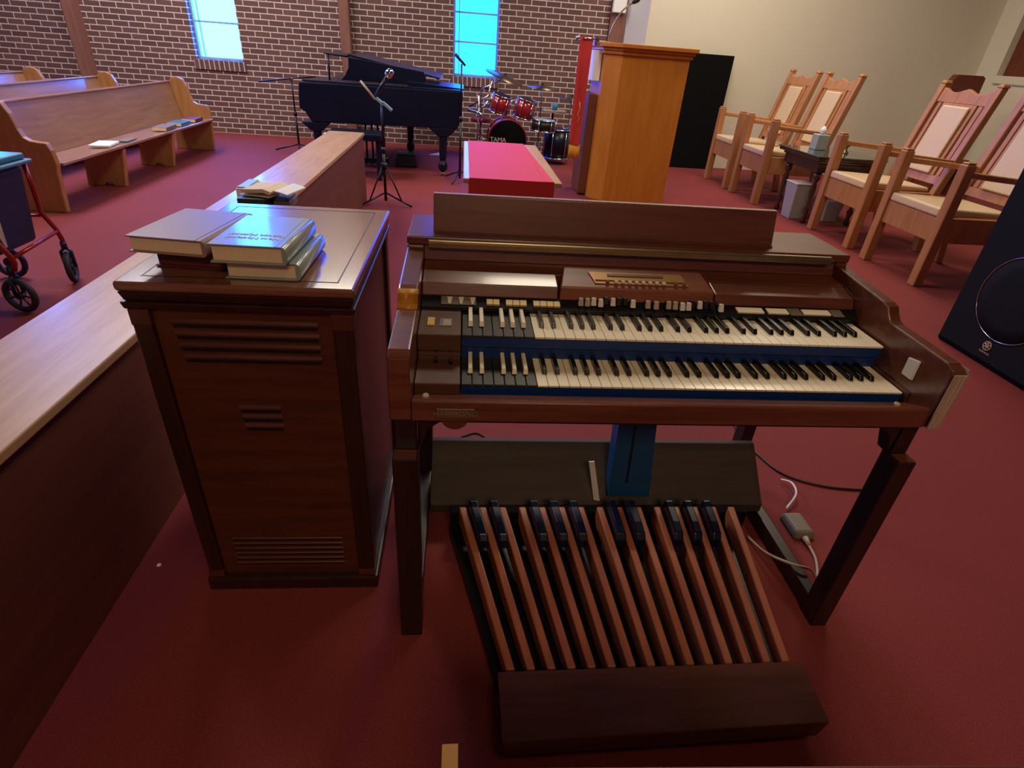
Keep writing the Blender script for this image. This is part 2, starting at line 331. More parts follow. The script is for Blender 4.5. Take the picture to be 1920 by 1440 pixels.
# ============================================================ ORGAN
KW = 0.0235
def build_organ():
    T = thing('console_organ', 'brown wooden two-manual electric organ with drawbars and worn corners', 'organ', (0.29, 0.2, 0))
    side = [(-0.08, 0.69), (-0.085, 0.80), (-0.08, 0.832), (-0.06, 0.842), (0.12, 0.846), (0.135, 0.850), (0.148, 0.862), (0.158, 0.876), (0.175, 0.881), (0.39, 0.897), (0.39, 0.904), (0.60, 0.904), (0.60, 0.69)]
    l = MB().prism(side, 'x', -0.306, -0.263).build('side_panel', 'org', T, 0.004); 
    r = MB().prism(side, 'x', 0.853, 0.884).build('side_panel', 'org', T, 0.004)
    w = box(0.8535, 0.8845, -0.0895, -0.0865, 0.692, 0.828).build('worn_edge', 'worn', r, 0.001); w['label'] = 'pale worn veneer end of the right arm'
    MB().box(0.8845, 0.886, -0.083, 0.09, 0.8, 0.838).build('worn_patch', 'worn', r)
    a = MB().prism([(0.117, 0.8475), (0.1365, 0.852), (0.1495, 0.864), (0.157, 0.878), (0.157, 0.874), (0.1465, 0.862), (0.134, 0.85), (0.117, 0.8455)], 'x', -0.307, -0.262, True).build('worn_curve', 'amber', l); a['label'] = 'amber rubbed curve of the left arm'
    box(-0.306, 0.884, 0.388, 0.60, 0.905, 0.926).build('top_board', 'org', T, 0.003)
    # fascia and shelf under the top
    MB().prism([(0.39, 0.868), (0.40, 0.904), (0.415, 0.904), (0.415, 0.868)], 'x', -0.262, 0.852).build('fascia', 'org', T)
    st = box(-0.252, 0.826, 0.374, 0.387, 0.902, 0.922).build('brass_strip', 'brass', T, 0.002)
    box(-0.252, 0.826, 0.370, 0.3735, 0.913, 0.9165).build('lip', 'brass', st)
    MB().prism([(0.33, 0.60), (0.33, 0.861), (0.40, 0.867), (0.40, 0.60)], 'x', -0.262, 0.852).build('shelf', 'org', T, 0.002)
    lid = [(0.262, 0.824), (0.272, 0.849), (0.329, 0.8625), (0.329, 0.80), (0.262, 0.80)]
    MB().prism(lid, 'x', -0.262, 0.071).build('fallboard', 'org', T, 0.003)
    lid2 = [(0.262, 0.823), (0.272, 0.846), (0.329, 0.858), (0.329, 0.80), (0.262, 0.80)]
    MB().prism(lid2, 'x', 0.475, 0.852).build('fallboard', 'org', T, 0.003)
    # central drawbar housing
    c = MB(); y0, y1 = 0.258, 0.345
    c.hexa([(0.073, y0, 0.80), (0.473, y0, 0.80), (0.473, y1, 0.80), (0.073, y1, 0.80), (0.076, y0+0.012, 0.852), (0.470, y0+0.012, 0.852), (0.452, y1, 0.8785), (0.092, y1, 0.8785)])
    c.build('drawbar_housing', 'orglight', T, 0.003)
    sl = Vector((0, y1-y0-0.012, 0.0265)).normalized(); nrm = Vector((0, -sl.z, sl.y))
    def ontop(x, s, up=0.0):
        p = Vector((x, y0+0.012, 0.852))+sl*s+nrm*up; return p
    pl = MB()
    pl.hexa([ontop(0.165, 0.016, 0.0005), ontop(0.405, 0.016, 0.0005), ontop(0.395, 0.060, 0.0005), ontop(0.152, 0.060, 0.0005), ontop(0.165, 0.016, 0.0025), ontop(0.405, 0.016, 0.0025), ontop(0.395, 0.060, 0.0025), ontop(0.152, 0.060, 0.0025)])
    gp = pl.build('gold_plate', 'gold', T)
    MB().hexa([ontop(0.20, 0.044, 0.003), ontop(0.345, 0.044, 0.003), ontop(0.345, 0.052, 0.003), ontop(0.20, 0.052, 0.003), ontop(0.20, 0.044, 0.0045), ontop(0.345, 0.044, 0.0045), ontop(0.345, 0.052, 0.0045), ontop(0.20, 0.052, 0.0045)]).build('slot', 'orglight', gp)
    MB().hexa([ontop(0.166, 0.026, 0.003), ontop(0.402, 0.026, 0.003), ontop(0.402, 0.028, 0.003), ontop(0.166, 0.028, 0.003), ontop(0.166, 0.026, 0.0045), ontop(0.402, 0.026, 0.0045), ontop(0.402, 0.028, 0.0045), ontop(0.166, 0.028, 0.0045)]).build('groove', 'brown', gp)
    for i in range(8):
        p = ontop(0.218+i*0.0175, 0.020, 0.005); box(p.x-0.005, p.x+0.005, p.y-0.004, p.y+0.004, p.z-0.003, p.z+0.004).build('button', 'wht', gp, 0.002)
    for x in (0.196, 0.372, 0.394):
        p = ontop(x, 0.020, 0.004); box(p.x-0.004, p.x+0.004, p.y-0.004, p.y+0.004, p.z-0.002, p.z+0.002).build('knob', 'brown', gp)
    # black control panel with tabs
    cp = MB().prism([(0.232, 0.806), (0.262, 0.8225), (0.262, 0.797), (0.232, 0.797)], 'x', -0.262, 0.852).build('control_panel', 'black', T, 0.001)
    d = Vector((0, 0.030, 0.0165)).normalized(); nn = Vector((0, -d.z, d.y))
    def P(x, s, up): return Vector((x, 0.232, 0.806))+d*s+nn*up
    def tab(x0, x1, s0, s1, h, mat, name, skew=0.0, par=None):
        return MB().hexa([P(x0+skew, s0, 0.0002), P(x1+skew, s0, 0.0002), P(x1, s1, 0.0002), P(x0, s1, 0.0002), P(x0+skew, s0, h), P(x1+skew, s0, h), P(x1, s1, h*0.6), P(x0, s1, h*0.6)]).build(name, mat, par or cp, 0.0007)
    lb = tab(-0.215, -0.131, 0.006, 0.031, 0.0015, 'grey', 'label_plate')
    for i in range(3):
        x = -0.200+i*0.0275
        MB().hexa([P(x+0.003, 0.008, 0.0016), P(x+0.008, 0.008, 0.0016), P(x+0.012, 0.029, 0.0016), P(x-0.001, 0.029, 0.0016), P(x+0.003, 0.008, 0.0022), P(x+0.008, 0.008, 0.0022), P(x+0.012, 0.029, 0.0022), P(x-0.001, 0.029, 0.0022)]).build('wedge_mark', 'wht', lb)
    for x0, n, w in ((-0.106, 2, 0.0162), (-0.059, 3, 0.0172), (0.008, 4, 0.0168)):
        for i in range(n): tab(x0+i*w, x0+(i+1)*w-0.0009, 0.006, 0.024, 0.007, 'yellow', 'rocker_tab')
    for x0, x1 in ((0.526, 0.596), (0.607, 0.662), (0.702, 0.776)):
        tab(x0, x1, 0.008, 0.026, 0.006, 'ivory', 'rocker_tab', 0.004)
    for x0, x1 in ((0.666, 0.698), (0.780, 0.812)):
        tab(x0, x1, 0.006, 0.030, 0.003, 'grey', 'grey_tab', 0.006)
    # drawbars: stems and end caps
    def drawbar(x, pull, mat):
        y = 0.250-pull; z = 0.8285
        st = MB().box(x-0.0022, x+0.0022, y, 0.268, z-0.002, z+0.002).build('drawbar', 'chrome', T)
        MB().hexa([(x-0.0068, y-0.007, z-0.010), (x+0.0068, y-0.007, z-0.010), (x+0.0068, y+0.003, z-0.008), (x-0.0068, y+0.003, z-0.008), (x-0.0052, y-0.002, z+0.008), (x+0.0052, y-0.002, z+0.008), (x+0.0052, y+0.006, z+0.008), (x-0.0052, y+0.006, z+0.008)]).build('cap', mat, st, 0.0015)
    x = 0.124
    for m, pu in (('beige', .012), ('beige', .013), ('wht', .008), ('wht', .014), ('black', 0), ('wht', .006), ('black', 0), ('black', 0), ('wht', .013)): drawbar(x, pu, m); x += 0.0163
    for x, m, pu in ((0.292, 'beige', .014), (0.312, 'beige', .018)): drawbar(x, pu, m)
    x = 0.345
    for m, pu in (('beige', .014), ('beige', .015), ('wht', .02), ('wht', .018), ('black', 0), ('wht', .006), ('black', .002), ('black', .004), ('wht', .02)): drawbar(x, pu, m); x += 0.0166
    # manuals
    def manual(y0, z, nm):
        k = MB().box(-0.1645, 0.8475, y0+0.012, y0+0.133, z-0.034, z-0.0075).build('manual', 'black', T)
        for i in range(36):
            x = i*KW
            MB().hexa([(x+0.0006, y0+0.002, z-0.006), (x+KW-0.0006, y0+0.002, z-0.006), (x+KW-0.0006, y0+0.131, z-0.006), (x+0.0006, y0+0.131, z-0.006), (x+0.0006, y0, z), (x+KW-0.0006, y0, z), (x+KW-0.0006, y0+0.131, z), (x+0.0006, y0+0.131, z)]).build('white_key', 'ivory', k, 0.0008, 1)
        for i in range(35):
            if i % 7 in (0, 1, 3, 4, 5):
                x = (i+1)*KW+{0: -0.0025, 1: 0.0025, 3: -0.003, 4: 0, 5: 0.003}[i % 7]
                MB().hexa([(x-0.0058, y0+0.048, z+0.0002), (x+0.0058, y0+0.048, z+0.0002), (x+0.0058, y0+0.131, z+0.0002), (x-0.0058, y0+0.131, z+0.0002), (x-0.0046, y0+0.054, z+0.0115), (x+0.0046, y0+0.054, z+0.0115), (x+0.0046, y0+0.131, z+0.0125), (x-0.0046, y0+0.131, z+0.0125)]).build('black_key', 'ebony', k, 0.0012)
        for i in range(7):
            x = -0.1645+i*KW
            MB().box(x+0.0008, x+KW-0.0008, y0+0.002, y0+0.131, z-0.007, z-0.001).build('preset_key', 'ebonypre', k, 0.001, 1)
        for i in (0, 1, 3, 4, 5):
            x = -0.1645+(i+1)*KW+{0: -0.0035, 1: -0.0015, 3: -0.0005, 4: 0, 5: 0.0015}[i]
            q = MB().hexa([(x-0.0056, y0+0.045, z), (x+0.0056, y0+0.045, z), (x+0.0056, y0+0.131, z), (x-0.0056, y0+0.131, z), (x-0.0045, y0+0.050, z+0.0125), (x+0.0045, y0+0.050, z+0.0125), (x+0.0045, y0+0.131, z+0.0135), (x-0.0045, y0+0.131, z+0.0135)]).build('preset_sharp', 'ivory', k, 0.0014)
        return k
    ku = manual(0.107, 0.7927, 'upper'); kl = manual(0.0, 0.73, 'lower')
    for yk, zk in ((0.107, 0.7927), (0.0, 0.73)): box(-0.1645, 0.8475, yk+0.004, yk+0.0115, zk-0.030, zk-0.0075).build('key_slip', 'navy', T)
    # slips below the key fronts, their blue cast put into the colour
    box(-0.1645, 0.8515, 0.122, 0.134, 0.712, 0.7575).build('key_slip', 'navy', T)
    # cheek blocks left of the keys
    cu = box(-0.262, -0.1665, 0.098, 0.234, 0.756, 0.797).build('cheek_block', 'cheek', T, 0.002)
    box(-0.243, -0.2265, 0.140, 0.178, 0.7972, 0.802).build('switch', 'yellow', cu, 0.001)
    lp = box(-0.215, -0.187, 0.140, 0.180, 0.7972, 0.7985).build('label_plate', 'grey', cu)
    for i in range(5): box(-0.206+i*0.0035, -0.2045+i*0.0035, 0.145, 0.175, 0.7986, 0.799).build('marking', 'wht', lp)
    cl = box(-0.262, -0.1665, -0.010, 0.134, 0.69, 0.736).build('cheek_block', 'cheek', T, 0.002)
    for x, y in ((-0.221, 0.082), (-0.188, 0.078)):
        MB().lathe([(0.0045, 0), (0.0045, 0.006), (0.003, 0.012)], (x, y, 0.7362)).build('screw', 'black', cl)
    box(0.848, 0.8525, -0.01, 0.134, 0.69, 0.736).build('cheek_block', 'cheek', T)
    box(-0.262, -0.1665, 0.112, 0.134, 0.7365, 0.7555).build('cheek_back', 'org', T)
    # front rail, ledge and case bottom
    fr = MB().prism([(-0.080, 0.689), (-0.080, 0.735), (-0.074, 0.737), (-0.066, 0.735), (-0.012, 0.712), (-0.012, 0.705), (-0.06, 0.70), (-0.06, 0.689)], 'x', -0.262, 0.852).build('front_rail', 'org', T, 0.002)
    np_ = box(-0.214, -0.135, -0.0845, -0.0802, 0.698, 0.7225).build('nameplate', 'brass', fr, 0.002)
    text('lettering', 'HAMMOND', 0.016, 'grey', np_, rx(pi/2), (-0.1745, -0.0848, 0.7102), 0.0006, 1.1)
    for x in (-0.236, 0.80): MB().lathe([(0.007, 0), (0.007, 0.003), (0.004, 0.005)], (x, -0.045, 0.726), (0, -0.36, 0.93)).build('button', 'beige', fr)
    MB().lathe([(0.028, 0), (0.028, 0.006)], (-0.176, -0.070, 0.690), (0, 1, 0), 28).build('medallion', 'org', fr)
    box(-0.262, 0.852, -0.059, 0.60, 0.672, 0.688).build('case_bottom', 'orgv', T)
    box(-0.262, 0.852, 0.585, 0.60, 0.689, 0.904).build('back_board', 'org', T)
    box(-0.262, 0.852, 0.136, 0.328, 0.689, 0.754).build('inner_case', 'black', T)
    # music rest with chipped light top edge
    mr = MB().hexa([(-0.242, 0.432, 0.9265), (0.678, 0.432, 0.9265), (0.678, 0.447, 0.9265), (-0.242, 0.447, 0.9265), (-0.242, 0.456, 1.016), (0.678, 0.456, 1.016), (0.678, 0.470, 1.016), (-0.242, 0.470, 1.016)]).build('music_rest', 'org', T, 0.002)
    box(-0.241, 0.677, 0.4565, 0.4695, 1.0165, 1.0185).build('edge', 'worn', mr)
    box(-0.24, 0.676, 0.4245, 0.431, 0.9265, 0.932).build('batten', 'org', T)
    # legs
    for x0, x1, s in ((-0.306, -0.252, 1), (0.838, 0.884, -1)):
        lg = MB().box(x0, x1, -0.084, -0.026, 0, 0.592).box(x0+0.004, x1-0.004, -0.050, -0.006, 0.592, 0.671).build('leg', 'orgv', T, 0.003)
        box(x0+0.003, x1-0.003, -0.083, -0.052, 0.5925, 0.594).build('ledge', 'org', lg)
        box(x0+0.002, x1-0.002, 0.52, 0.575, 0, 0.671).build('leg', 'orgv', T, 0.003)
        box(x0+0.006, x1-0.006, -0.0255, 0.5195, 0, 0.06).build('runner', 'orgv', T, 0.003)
        bx_ = x1 if s == 1 else x0
        MB().prism([(bx_, 0.671), (bx_+s*0.055, 0.671), (bx_+s*0.02, 0.645), (bx_+s*0.003, 0.59)] if s == 1 else [(bx_, 0.671), (bx_-0.055, 0.671), (bx_-0.02, 0.645), (bx_-0.003, 0.59)], 'y', -0.048, -0.01).build('bracket', 'orgv', T, 0.002)
    # slanted kick board and swell pedal
    kb = MB().prism([(0.300, 0.100), (0.452, 0.240), (0.470, 0.240), (0.470, 0.0), (0.452, 0.0), (0.452, 0.2), (0.30, 0.07)], 'x', -0.25, 0.846).build('kick_board', 'board', T, 0.002)
    sp = MB().hexa([(0.315, 0.300, 0.135), (0.452, 0.300, 0.135), (0.452, 0.36, 0.165), (0.315, 0.36, 0.165), (0.318, 0.345, 0.46), (0.432, 0.345, 0.46), (0.432, 0.42, 0.46), (0.318, 0.42, 0.46)]).build('swell_pedal', 'navy2', T, 0.004)
    box(0.365, 0.372, 0.298, 0.304, 0.19, 0.42, rot=rx(radians(-7.7)), piv=(0.37, 0.301, 0.14)).build('groove', 'black', sp)
    MB().box(0.34, 0.41, 0.40, 0.46, 0.46, 0.6715).build('pedal_bracket', 'black', T)
    c_ = MB().hexa([(0.272, 0.305, 0.118), (0.292, 0.302, 0.115), (0.292, 0.306, 0.117), (0.272, 0.309, 0.120), (0.246, 0.34, 0.245), (0.262, 0.336, 0.250), (0.262, 0.340, 0.250), (0.246, 0.344, 0.245)]).build('card', 'wht', T); c_['label'] = 'small pale label strip beside the swell pedal'
    # white control card stuck on the right arm
    cc = MB().hexa([(0.8445, -0.002, 0.766), (0.8520, -0.002, 0.764), (0.8520, 0.028, 0.764), (0.8445, 0.028, 0.766), (0.8465, -0.001, 0.812), (0.852, -0.001, 0.812), (0.852, 0.031, 0.806), (0.8465, 0.031, 0.806)]).build('switch_card', 'wht', T, 0.001); cc['label'] = 'small white switch card on the right arm'
    return T
build_organ()

# ============================================================ PEDALBOARD
def build_pedals():
    T = thing('organ_pedalboard', 'brown radiating organ pedalboard with wide front board under the organ', 'pedalboard', (0.3, 0, 0))
    fb = MB().hexa([(-0.058, -0.402, 0.03), (0.672, -0.388, 0.03), (0.69, -0.262, 0.03), (-0.06, -0.262, 0.03), (-0.064, -0.408, 0.10), (0.676, -0.394, 0.10), (0.686, -0.248, 0.10), (-0.066, -0.252, 0.10)]).build('toe_board', 'pedend', T, 0.003)
    MB().hexa([(-0.02, -0.37, 0), (0.64, -0.36, 0), (0.64, -0.27, 0), (-0.02, -0.27, 0), (-0.02, -0.37, 0.0295), (0.64, -0.36, 0.0295), (0.64, -0.27, 0.0295), (-0.02, -0.27, 0.0295)]).build('foot_block', 'black', T)
    MB().hexa([(-0.06, -0.25, 0), (0.66, -0.25, 0), (0.77, 0.27, 0), (-0.19, 0.27, 0), (-0.06, -0.25, 0.035), (0.66, -0.25, 0.035), (0.77, 0.27, 0.035), (-0.19, 0.27, 0.035)]).build('frame', 'black', T, 0.003)
    MB().box(-0.185, 0.765, 0.245, 0.278, 0.0355, 0.12).build('rear_board', 'panel', T, 0.003)  # black finish stands in for the deep shade under the kick board
    n = 15
    def fx(t): return -0.034+t*(0.649+0.034)/14
    def bx(t): return -0.150+t*(0.700+0.150)/14
    for i in range(n):
        xf, xb = fx(i), bx(i); w = 0.0105; yf, yb = -0.247, 0.243
        MB().hexa([(xf-w, yf, 0.052), (xf+w, yf, 0.052), (xb+w, yb, 0.085), (xb-w, yb, 0.085), (xf-w, yf, 0.098), (xf+w, yf, 0.098), (xb+w*1.02, yb, 0.148), (xb-w*1.02, yb, 0.148)]).build('pedal', 'ped', T, 0.004)
    for i in range(n-1):
        if i % 7 in (0, 1, 3, 4, 5):
            t = i+0.5
            def at(y):
                u = (y+0.247)/(0.49); return fx(t)*(1-u)+bx(t)*u
            ya, yb = 0.105, 0.242
            pb = MB()
            prof = [(ya, 0.118, 0.148), (ya+0.012, 0.112, 0.165), (ya+0.05, 0.112, 0.172), (yb-0.03, 0.115, 0.176), (yb-0.008, 0.118, 0.182), (yb, 0.12, 0.176)]
            vs = []; hw = 0.0155
            for y, zb, zt in prof:
                x = at(y); vs += [(x-hw, y, zb), (x+hw, y, zb), (x+hw*0.8, y, zt), (x-hw*0.8, y, zt)]
            fs = [(0, 1, 2, 3), tuple(len(vs)-4+k for k in (3, 2, 1, 0))]
            for k in range(len(prof)-1):
                a = 4*k; b = a+4
                for e in range(4): fs.append((a+e, a+(e+1) % 4, b+(e+1) % 4, b+e))
            pb._add(vs, fs)
            pb.build('sharp_pedal', 'lacquer', T, 0.004)
    return T
build_pedals()

# ============================================================ ROTARY SPEAKER CABINET
def build_leslie():
    T = thing('speaker_cabinet', 'dark walnut louvered speaker cabinet left of the organ with books on top', 'speaker cabinet', (-0.615, 0.38, 0))
    x0, x1, y0, y1 = -0.838, -0.394, 0.078, 0.70
    box(x0+0.02, x1-0.02, y0+0.02, y1-0.01, 0.046, 0.845).build('body', 'les', T)
    for (a, b, c, d) in ((x0, x0+0.038, y0, y0+0.04), (x1-0.044, x1, y0, y0+0.044), (x0, x0+0.038, y1-0.04, y1), (x1-0.044, x1, y1-0.044, y1)):
        p = box(a, b, c, d, 0.046, 0.845).build('corner_post', 'lesdark', T, 0.004)
        box(a-0.001, b+0.001, c-0.001, d+0.001, 0.808, 0.845).build('cap', 'les', p, 0.002)
        box(a-0.001, b+0.001, c-0.001, d+0.001, 0.046, 0.07).build('cap', 'les', p, 0.002)
    pn = box(x0+0.0385, x1-0.0445, y0+0.012, y0+0.0195, 0.046, 0.845).build('front_panel', 'les', T)
    def louver(xa, xb, z, h=0.011):
        l_ = MB().prism([(y0+0.0115, z+h*0.6), (y0+0.0080, z-h*0.1), (y0+0.0088, z-h*0.6), (y0+0.0115, z-h*0.6)], 'x', xa, xb).build('louver', 'les', pn, 0.002)
        box(xa+0.004, xb-0.004, y0+0.0095, y0+0.0118, z-h*1.25, z-h*0.62).build('slot', 'black', l_)
    for i in range(4): louver(-0.768+i*0.003, -0.468, 0.815-i*0.0275)
    for i in range(3): louver(-0.668+i*0.002, -0.574, 0.602-i*0.025)
    for i in range(6): louver(-0.762, -0.474, 0.182-i*0.0185, 0.006)
    box(x1-0.0195, x1-0.010, y0+0.045, y1-0.045, 0.046, 0.845).build('side_panel', 'lesdark', T)
    pl = box(x0-0.008, x1+0.008, y0-0.008, y1+0.008, 0.0, 0.045).build('plinth', 'lesdark', T, 0.006)
    # crown
    def ring(o, z0, z1, o2=None, nm='crown', mat='lesdark', bev=0.003):
        o2 = o if o2 is None else o2
        return MB().hexa([(x0-o, y0-o, z0), (x1+o, y0-o, z0), (x1+o, y1+o, z0), (x0-o, y1+o, z0), (x0-o2, y0-o2, z1), (x1+o2, y0-o2, z1), (x1+o2, y1+o2, z1), (x0-o2, y1+o2, z1)]).build(nm, mat, T, bev)
    ring(0.004, 0.8455, 0.862, 0.008); ring(0.001, 0.8625, 0.884, 0.007)
    ring(0.009, 0.8845, 0.905, 0.010, 'top', 'lestop', 0.006)
    t = MB(); e = 0.028; g = 0.0025
    for (a, b, c, d) in ((x0+e, x1-e, y0+e, y0+e+g), (x0+e, x1-e, y1-e-g, y1-e), (x0+e, x0+e+g, y0+e+g, y1-e-g), (x1-e-g, x1-e, y0+e+g, y1-e-g)): t.box(a, b, c, d, 0.9051, 0.9056)
    t.build('inlay', 'orgv', T)
    return T
build_leslie()

# ============================================================ BOOKS
def book(label, w, d, h, cover, pages, loc, rot, group=None, spine='R', name='hymnal'):
    T = thing(name, label, 'book', (0, 0, 0), group)
    c = 0.003; s = 1 if spine == 'R' else -1
    cv = MB().box(-w/2, w/2, -d/2, d/2, 0, c).box(-w/2, w/2, -d/2, d/2, h-c, h)
    n = 8; sx = s*w/2; po = []
    for k in range(n+1):
        a = -pi/2+pi*k/n; po.append((sx+s*0.010*cos(a), h/2+(h/2)*sin(a)))
    inn = [(sx-s*0.001, p[1]*0.88+h*0.06) for p in po[::-1]]
    cv.prism(po+inn, 'y', -d/2, d/2, True)
    cv.build('cover', cover, T, 0.0012)
    MB().box(-w/2+(0.005 if s == 1 else 0.002), w/2-(0.002 if s == 1 else 0.005), -d/2+0.005, d/2-0.005, c, h-c).build('pages', pages, T, 0.002)
    MB().box(sx-s*0.012-0.0012, sx-s*0.012+0.0012, -d/2+0.001, d/2-0.001, h, h+0.0006).build('hinge', cover, T)
    T.location = loc; T.rotation_euler = rot
    return T
# right pile of two green hymnals: measured corners
ZT = 0.9062
book('grey green hymnal under the titled hymnal, bottom right of the pile', 0.142, 0.215, 0.037, 'hymn', 'paper', (-0.573, 0.212, ZT), (0, 0, radians(-1)), 'hymnals on the speaker cabinet')
hy = book('grey green hymnal with embossed title on top of the right pile', 0.142, 0.215, 0.038, 'hymn', 'paper', (-0.588, 0.195, ZT+0.038), (0, 0, radians(-2)), 'hymnals on the speaker cabinet')
sv = (hy.location.copy(), hy.rotation_euler.copy()); hy.location = (0, 0, 0)
text('title', 'New National', 0.019, 'wht', hy, rz(pi), (0.0, -0.058, 0.0384), 0.0005)
text('title', 'Baptist Hymnal', 0.019, 'wht', hy, rz(pi), (0.002, -0.036, 0.0384), 0.0005)
hy.location = sv[0]
book('dark burgundy hymnal hidden under the mauve book, bottom left of the pile', 0.140, 0.215, 0.036, 'burg', 'burg', (-0.725, 0.262, ZT), (0, 0, radians(-6)), 'hymnals on the speaker cabinet')
book('mauve brown hymnal on top of the left pile', 0.152, 0.222, 0.034, 'mauve', 'paper', (-0.748, 0.238, ZT+0.0368), (0, radians(0), radians(-7)), 'hymnals on the speaker cabinet')

# ============================================================ LOW WALL (altar rail / partition)
T = thing('low_partition', 'long low oak topped partition running from the foreground to the piano', 'partition', (-1.2, 1.5, 0))
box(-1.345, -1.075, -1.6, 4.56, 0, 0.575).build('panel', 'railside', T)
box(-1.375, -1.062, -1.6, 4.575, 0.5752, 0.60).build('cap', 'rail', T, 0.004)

# open book, box and papers on the partition
T = thing('open_book', 'open book lying page side up on a dark case on the partition', 'book', (-1.10, 1.78, 0.655))
def sheet(pts, th=0.012):
    b = MB(); n = len(pts)
    for (x, z), (x2, z2) in zip(pts[:-1], pts[1:]):
        b.hexa([(x, -0.09, z), (x2, -0.09, z2), (x2, 0.09, z2), (x, 0.09, z), (x, -0.09, z+th), (x2, -0.09, z2+th), (x2, 0.09, z2+th), (x, 0.09, z+th)])
    return b
def loc2(mb, ang, at_):
    m_ = rz(ang); mb.v = [m_ @ v + Vector(at_) for v in mb.v]; return mb
HB = (-1.045, 1.84)
loc2(sheet([(-0.145, 0.004), (-0.08, 0.009), (-0.035, 0.015), (0, 0.006)], 0.018), radians(-14), (HB[0], HB[1], 0.672)).build('page_block', 'paper', T, 0.001)
loc2(sheet([(0, 0.006), (0.02, 0.018), (0.05, 0.014), (0.085, 0.006)], 0.006), radians(-14), (HB[0]+0.002, HB[1], 0.679)).build('page_block', 'paperw', T, 0.001)
loc2(MB().box(-0.152, 0.0, -0.097, 0.097, 0, 0.003), radians(-14), (HB[0], HB[1], 0.668)).build('cover', 'paperw', T, 0.001)
tag(MB().box(-1.215, -1.085, 1.735, 1.955, 0.6005, 0.664).build('music_case', 'black', None, 0.006, org=(-1.15, 1.84, 0.6)), 'dark case under the open book on the partition', 'case')
T = thing('tissue_packet', 'small blue and white packet behind the open book', 'packet', (-1.03, 1.88, 0.6))
MB().box(-1.078, -1.0, 1.82, 1.97, 0.6005, 0.637).build('packet', 'tan', T, 0.005)
MB().box(-1.070, -1.006, 1.83, 1.96, 0.6375, 0.652).build('pad', 'seatpad', T, 0.003)
T2 = thing('music_sheets', 'pile of loose white sheets behind the open book', 'paper', (-1.25, 1.88, 0.6))
MB().box(-1.28, -1.222, 1.92, 2.12, 0.6005, 0.665).build('sheets', 'paperw', T2, 0.002)
MB().box(-1.275, -1.227, 1.93, 2.11, 0.6655, 0.672).build('top_sheet', 'winframe', T2, 0.001)

# ============================================================ PEWS
def build_pew(label, near=True):
    # local: y along pew 0..3.2, x=0 seat front line
    T = thing('pew', label, 'pew', (0, 0, 0), 'oak pews on the left')
    prof = [(-0.06, 0.0), (-0.035, 0.30), (-0.02, 0.36), (-0.03, 0.46), (-0.05, 0.512), (-0.11, 0.515), (-0.16, 0.522), (-0.195, 0.545), (-0.215, 0.60), (-0.235, 0.70), (-0.27, 0.775), (-0.33, 0.80), (-0.40, 0.785), (-0.43, 0.74), (-0.46, 0.45), (-0.50, 0.0)]
    for y in (0.0, 3.02):
        e = MB().prism(prof, 'y', y, y+0.05).build('end_panel', 'oakv', T, 0.008)
    MB().hexa([(-0.42, 0.05, 0.326), (0.0, 0.05, 0.345), (0.0, 3.02, 0.345), (-0.42, 3.02, 0.326), (-0.42, 0.05, 0.345), (0.0, 0.05, 0.368), (0.0, 3.02, 0.368), (-0.42, 3.02, 0.345)]).build('seat', 'oak', T, 0.006)
    MB().hexa([(-0.36, 0.05, 0.33), (-0.34, 0.05, 0.352), (-0.34, 3.02, 0.352), (-0.36, 3.02, 0.33), (-0.45, 0.05, 0.73), (-0.425, 0.05, 0.735), (-0.425, 3.02, 0.735), (-0.45, 3.02, 0.73)]).build('backrest', 'oak', T, 0.004)
    MB().box(-0.46, -0.415, 0.05, 3.02, 0.736, 0.752).build('top_rail', 'oak', T, 0.005)
    for y in (0.95, 1.95):
        MB().prism([(-0.03, 0.328), (-0.09, 0.0), (-0.18, 0.0), (-0.21, 0.03), (-0.25, 0.03), (-0.28, 0.0), (-0.42, 0.0), (-0.38, 0.322)], 'y', y, y+0.06).build('leg', 'oakv', T, 0.005)
    return T
pw = build_pew('oak pew facing the piano, nearest of the three, with books on its seat')
pw.location = (-3.20, 3.68, 0)
for dx, dy, lb in ((-0.78, -0.02, 'oak pew behind the nearest one, middle of the three'), (-1.56, -0.05, 'oak pew farthest left, nearest the timber wall post')):
    c = copy_tree(pw); c.location = (-3.20+dx, 3.68+dy, 0); c['label'] = lb
def flat(name, label, cat, w, d, h, x, y, z, a, mat, group=None, mat2=None):
    T = thing(name, label, cat, (0, 0, 0), group)
    MB().box(-w/2, w/2, -d/2, d/2, 0, h).build('cover', mat, T, 0.003)
    if mat2: MB().box(-w/2+0.004, w/2-0.002, -d/2-0.001, d/2-0.004, 0.003, h-0.003).build('pages', mat2, T)
    T.location = (x, y, z); T.rotation_euler = (0, 0, radians(a)); return T
zs = 0.3695
flat('booklet', 'white booklet on the pew seat, nearest to the walker', 'booklet', 0.16, 0.26, 0.018, -3.33, 4.55, zs, 10, 'paperw', 'books on the pew seat')
flat('pamphlet', 'grey pamphlet beside the white booklet on the pew', 'pamphlet', 0.09, 0.22, 0.010, -3.29, 4.86, zs, 4, 'grey', 'books on the pew seat')
flat('hymnal', 'tan book on the pew seat in the middle', 'book', 0.14, 0.30, 0.035, -3.30, 5.65, zs, 5, 'tan', 'books on the pew seat', 'paper')
flat('hymnal', 'blue book on the pew seat beside the tan book', 'book', 0.15, 0.26, 0.035, -3.31, 6.02, zs, 2, 'seatpad', 'books on the pew seat', 'paper')
flat('hymnal', 'red book on the pew seat by its far end', 'book', 0.15, 0.24, 0.035, -3.31, 6.38, zs, 2, 'burg', 'books on the pew seat', 'paper')

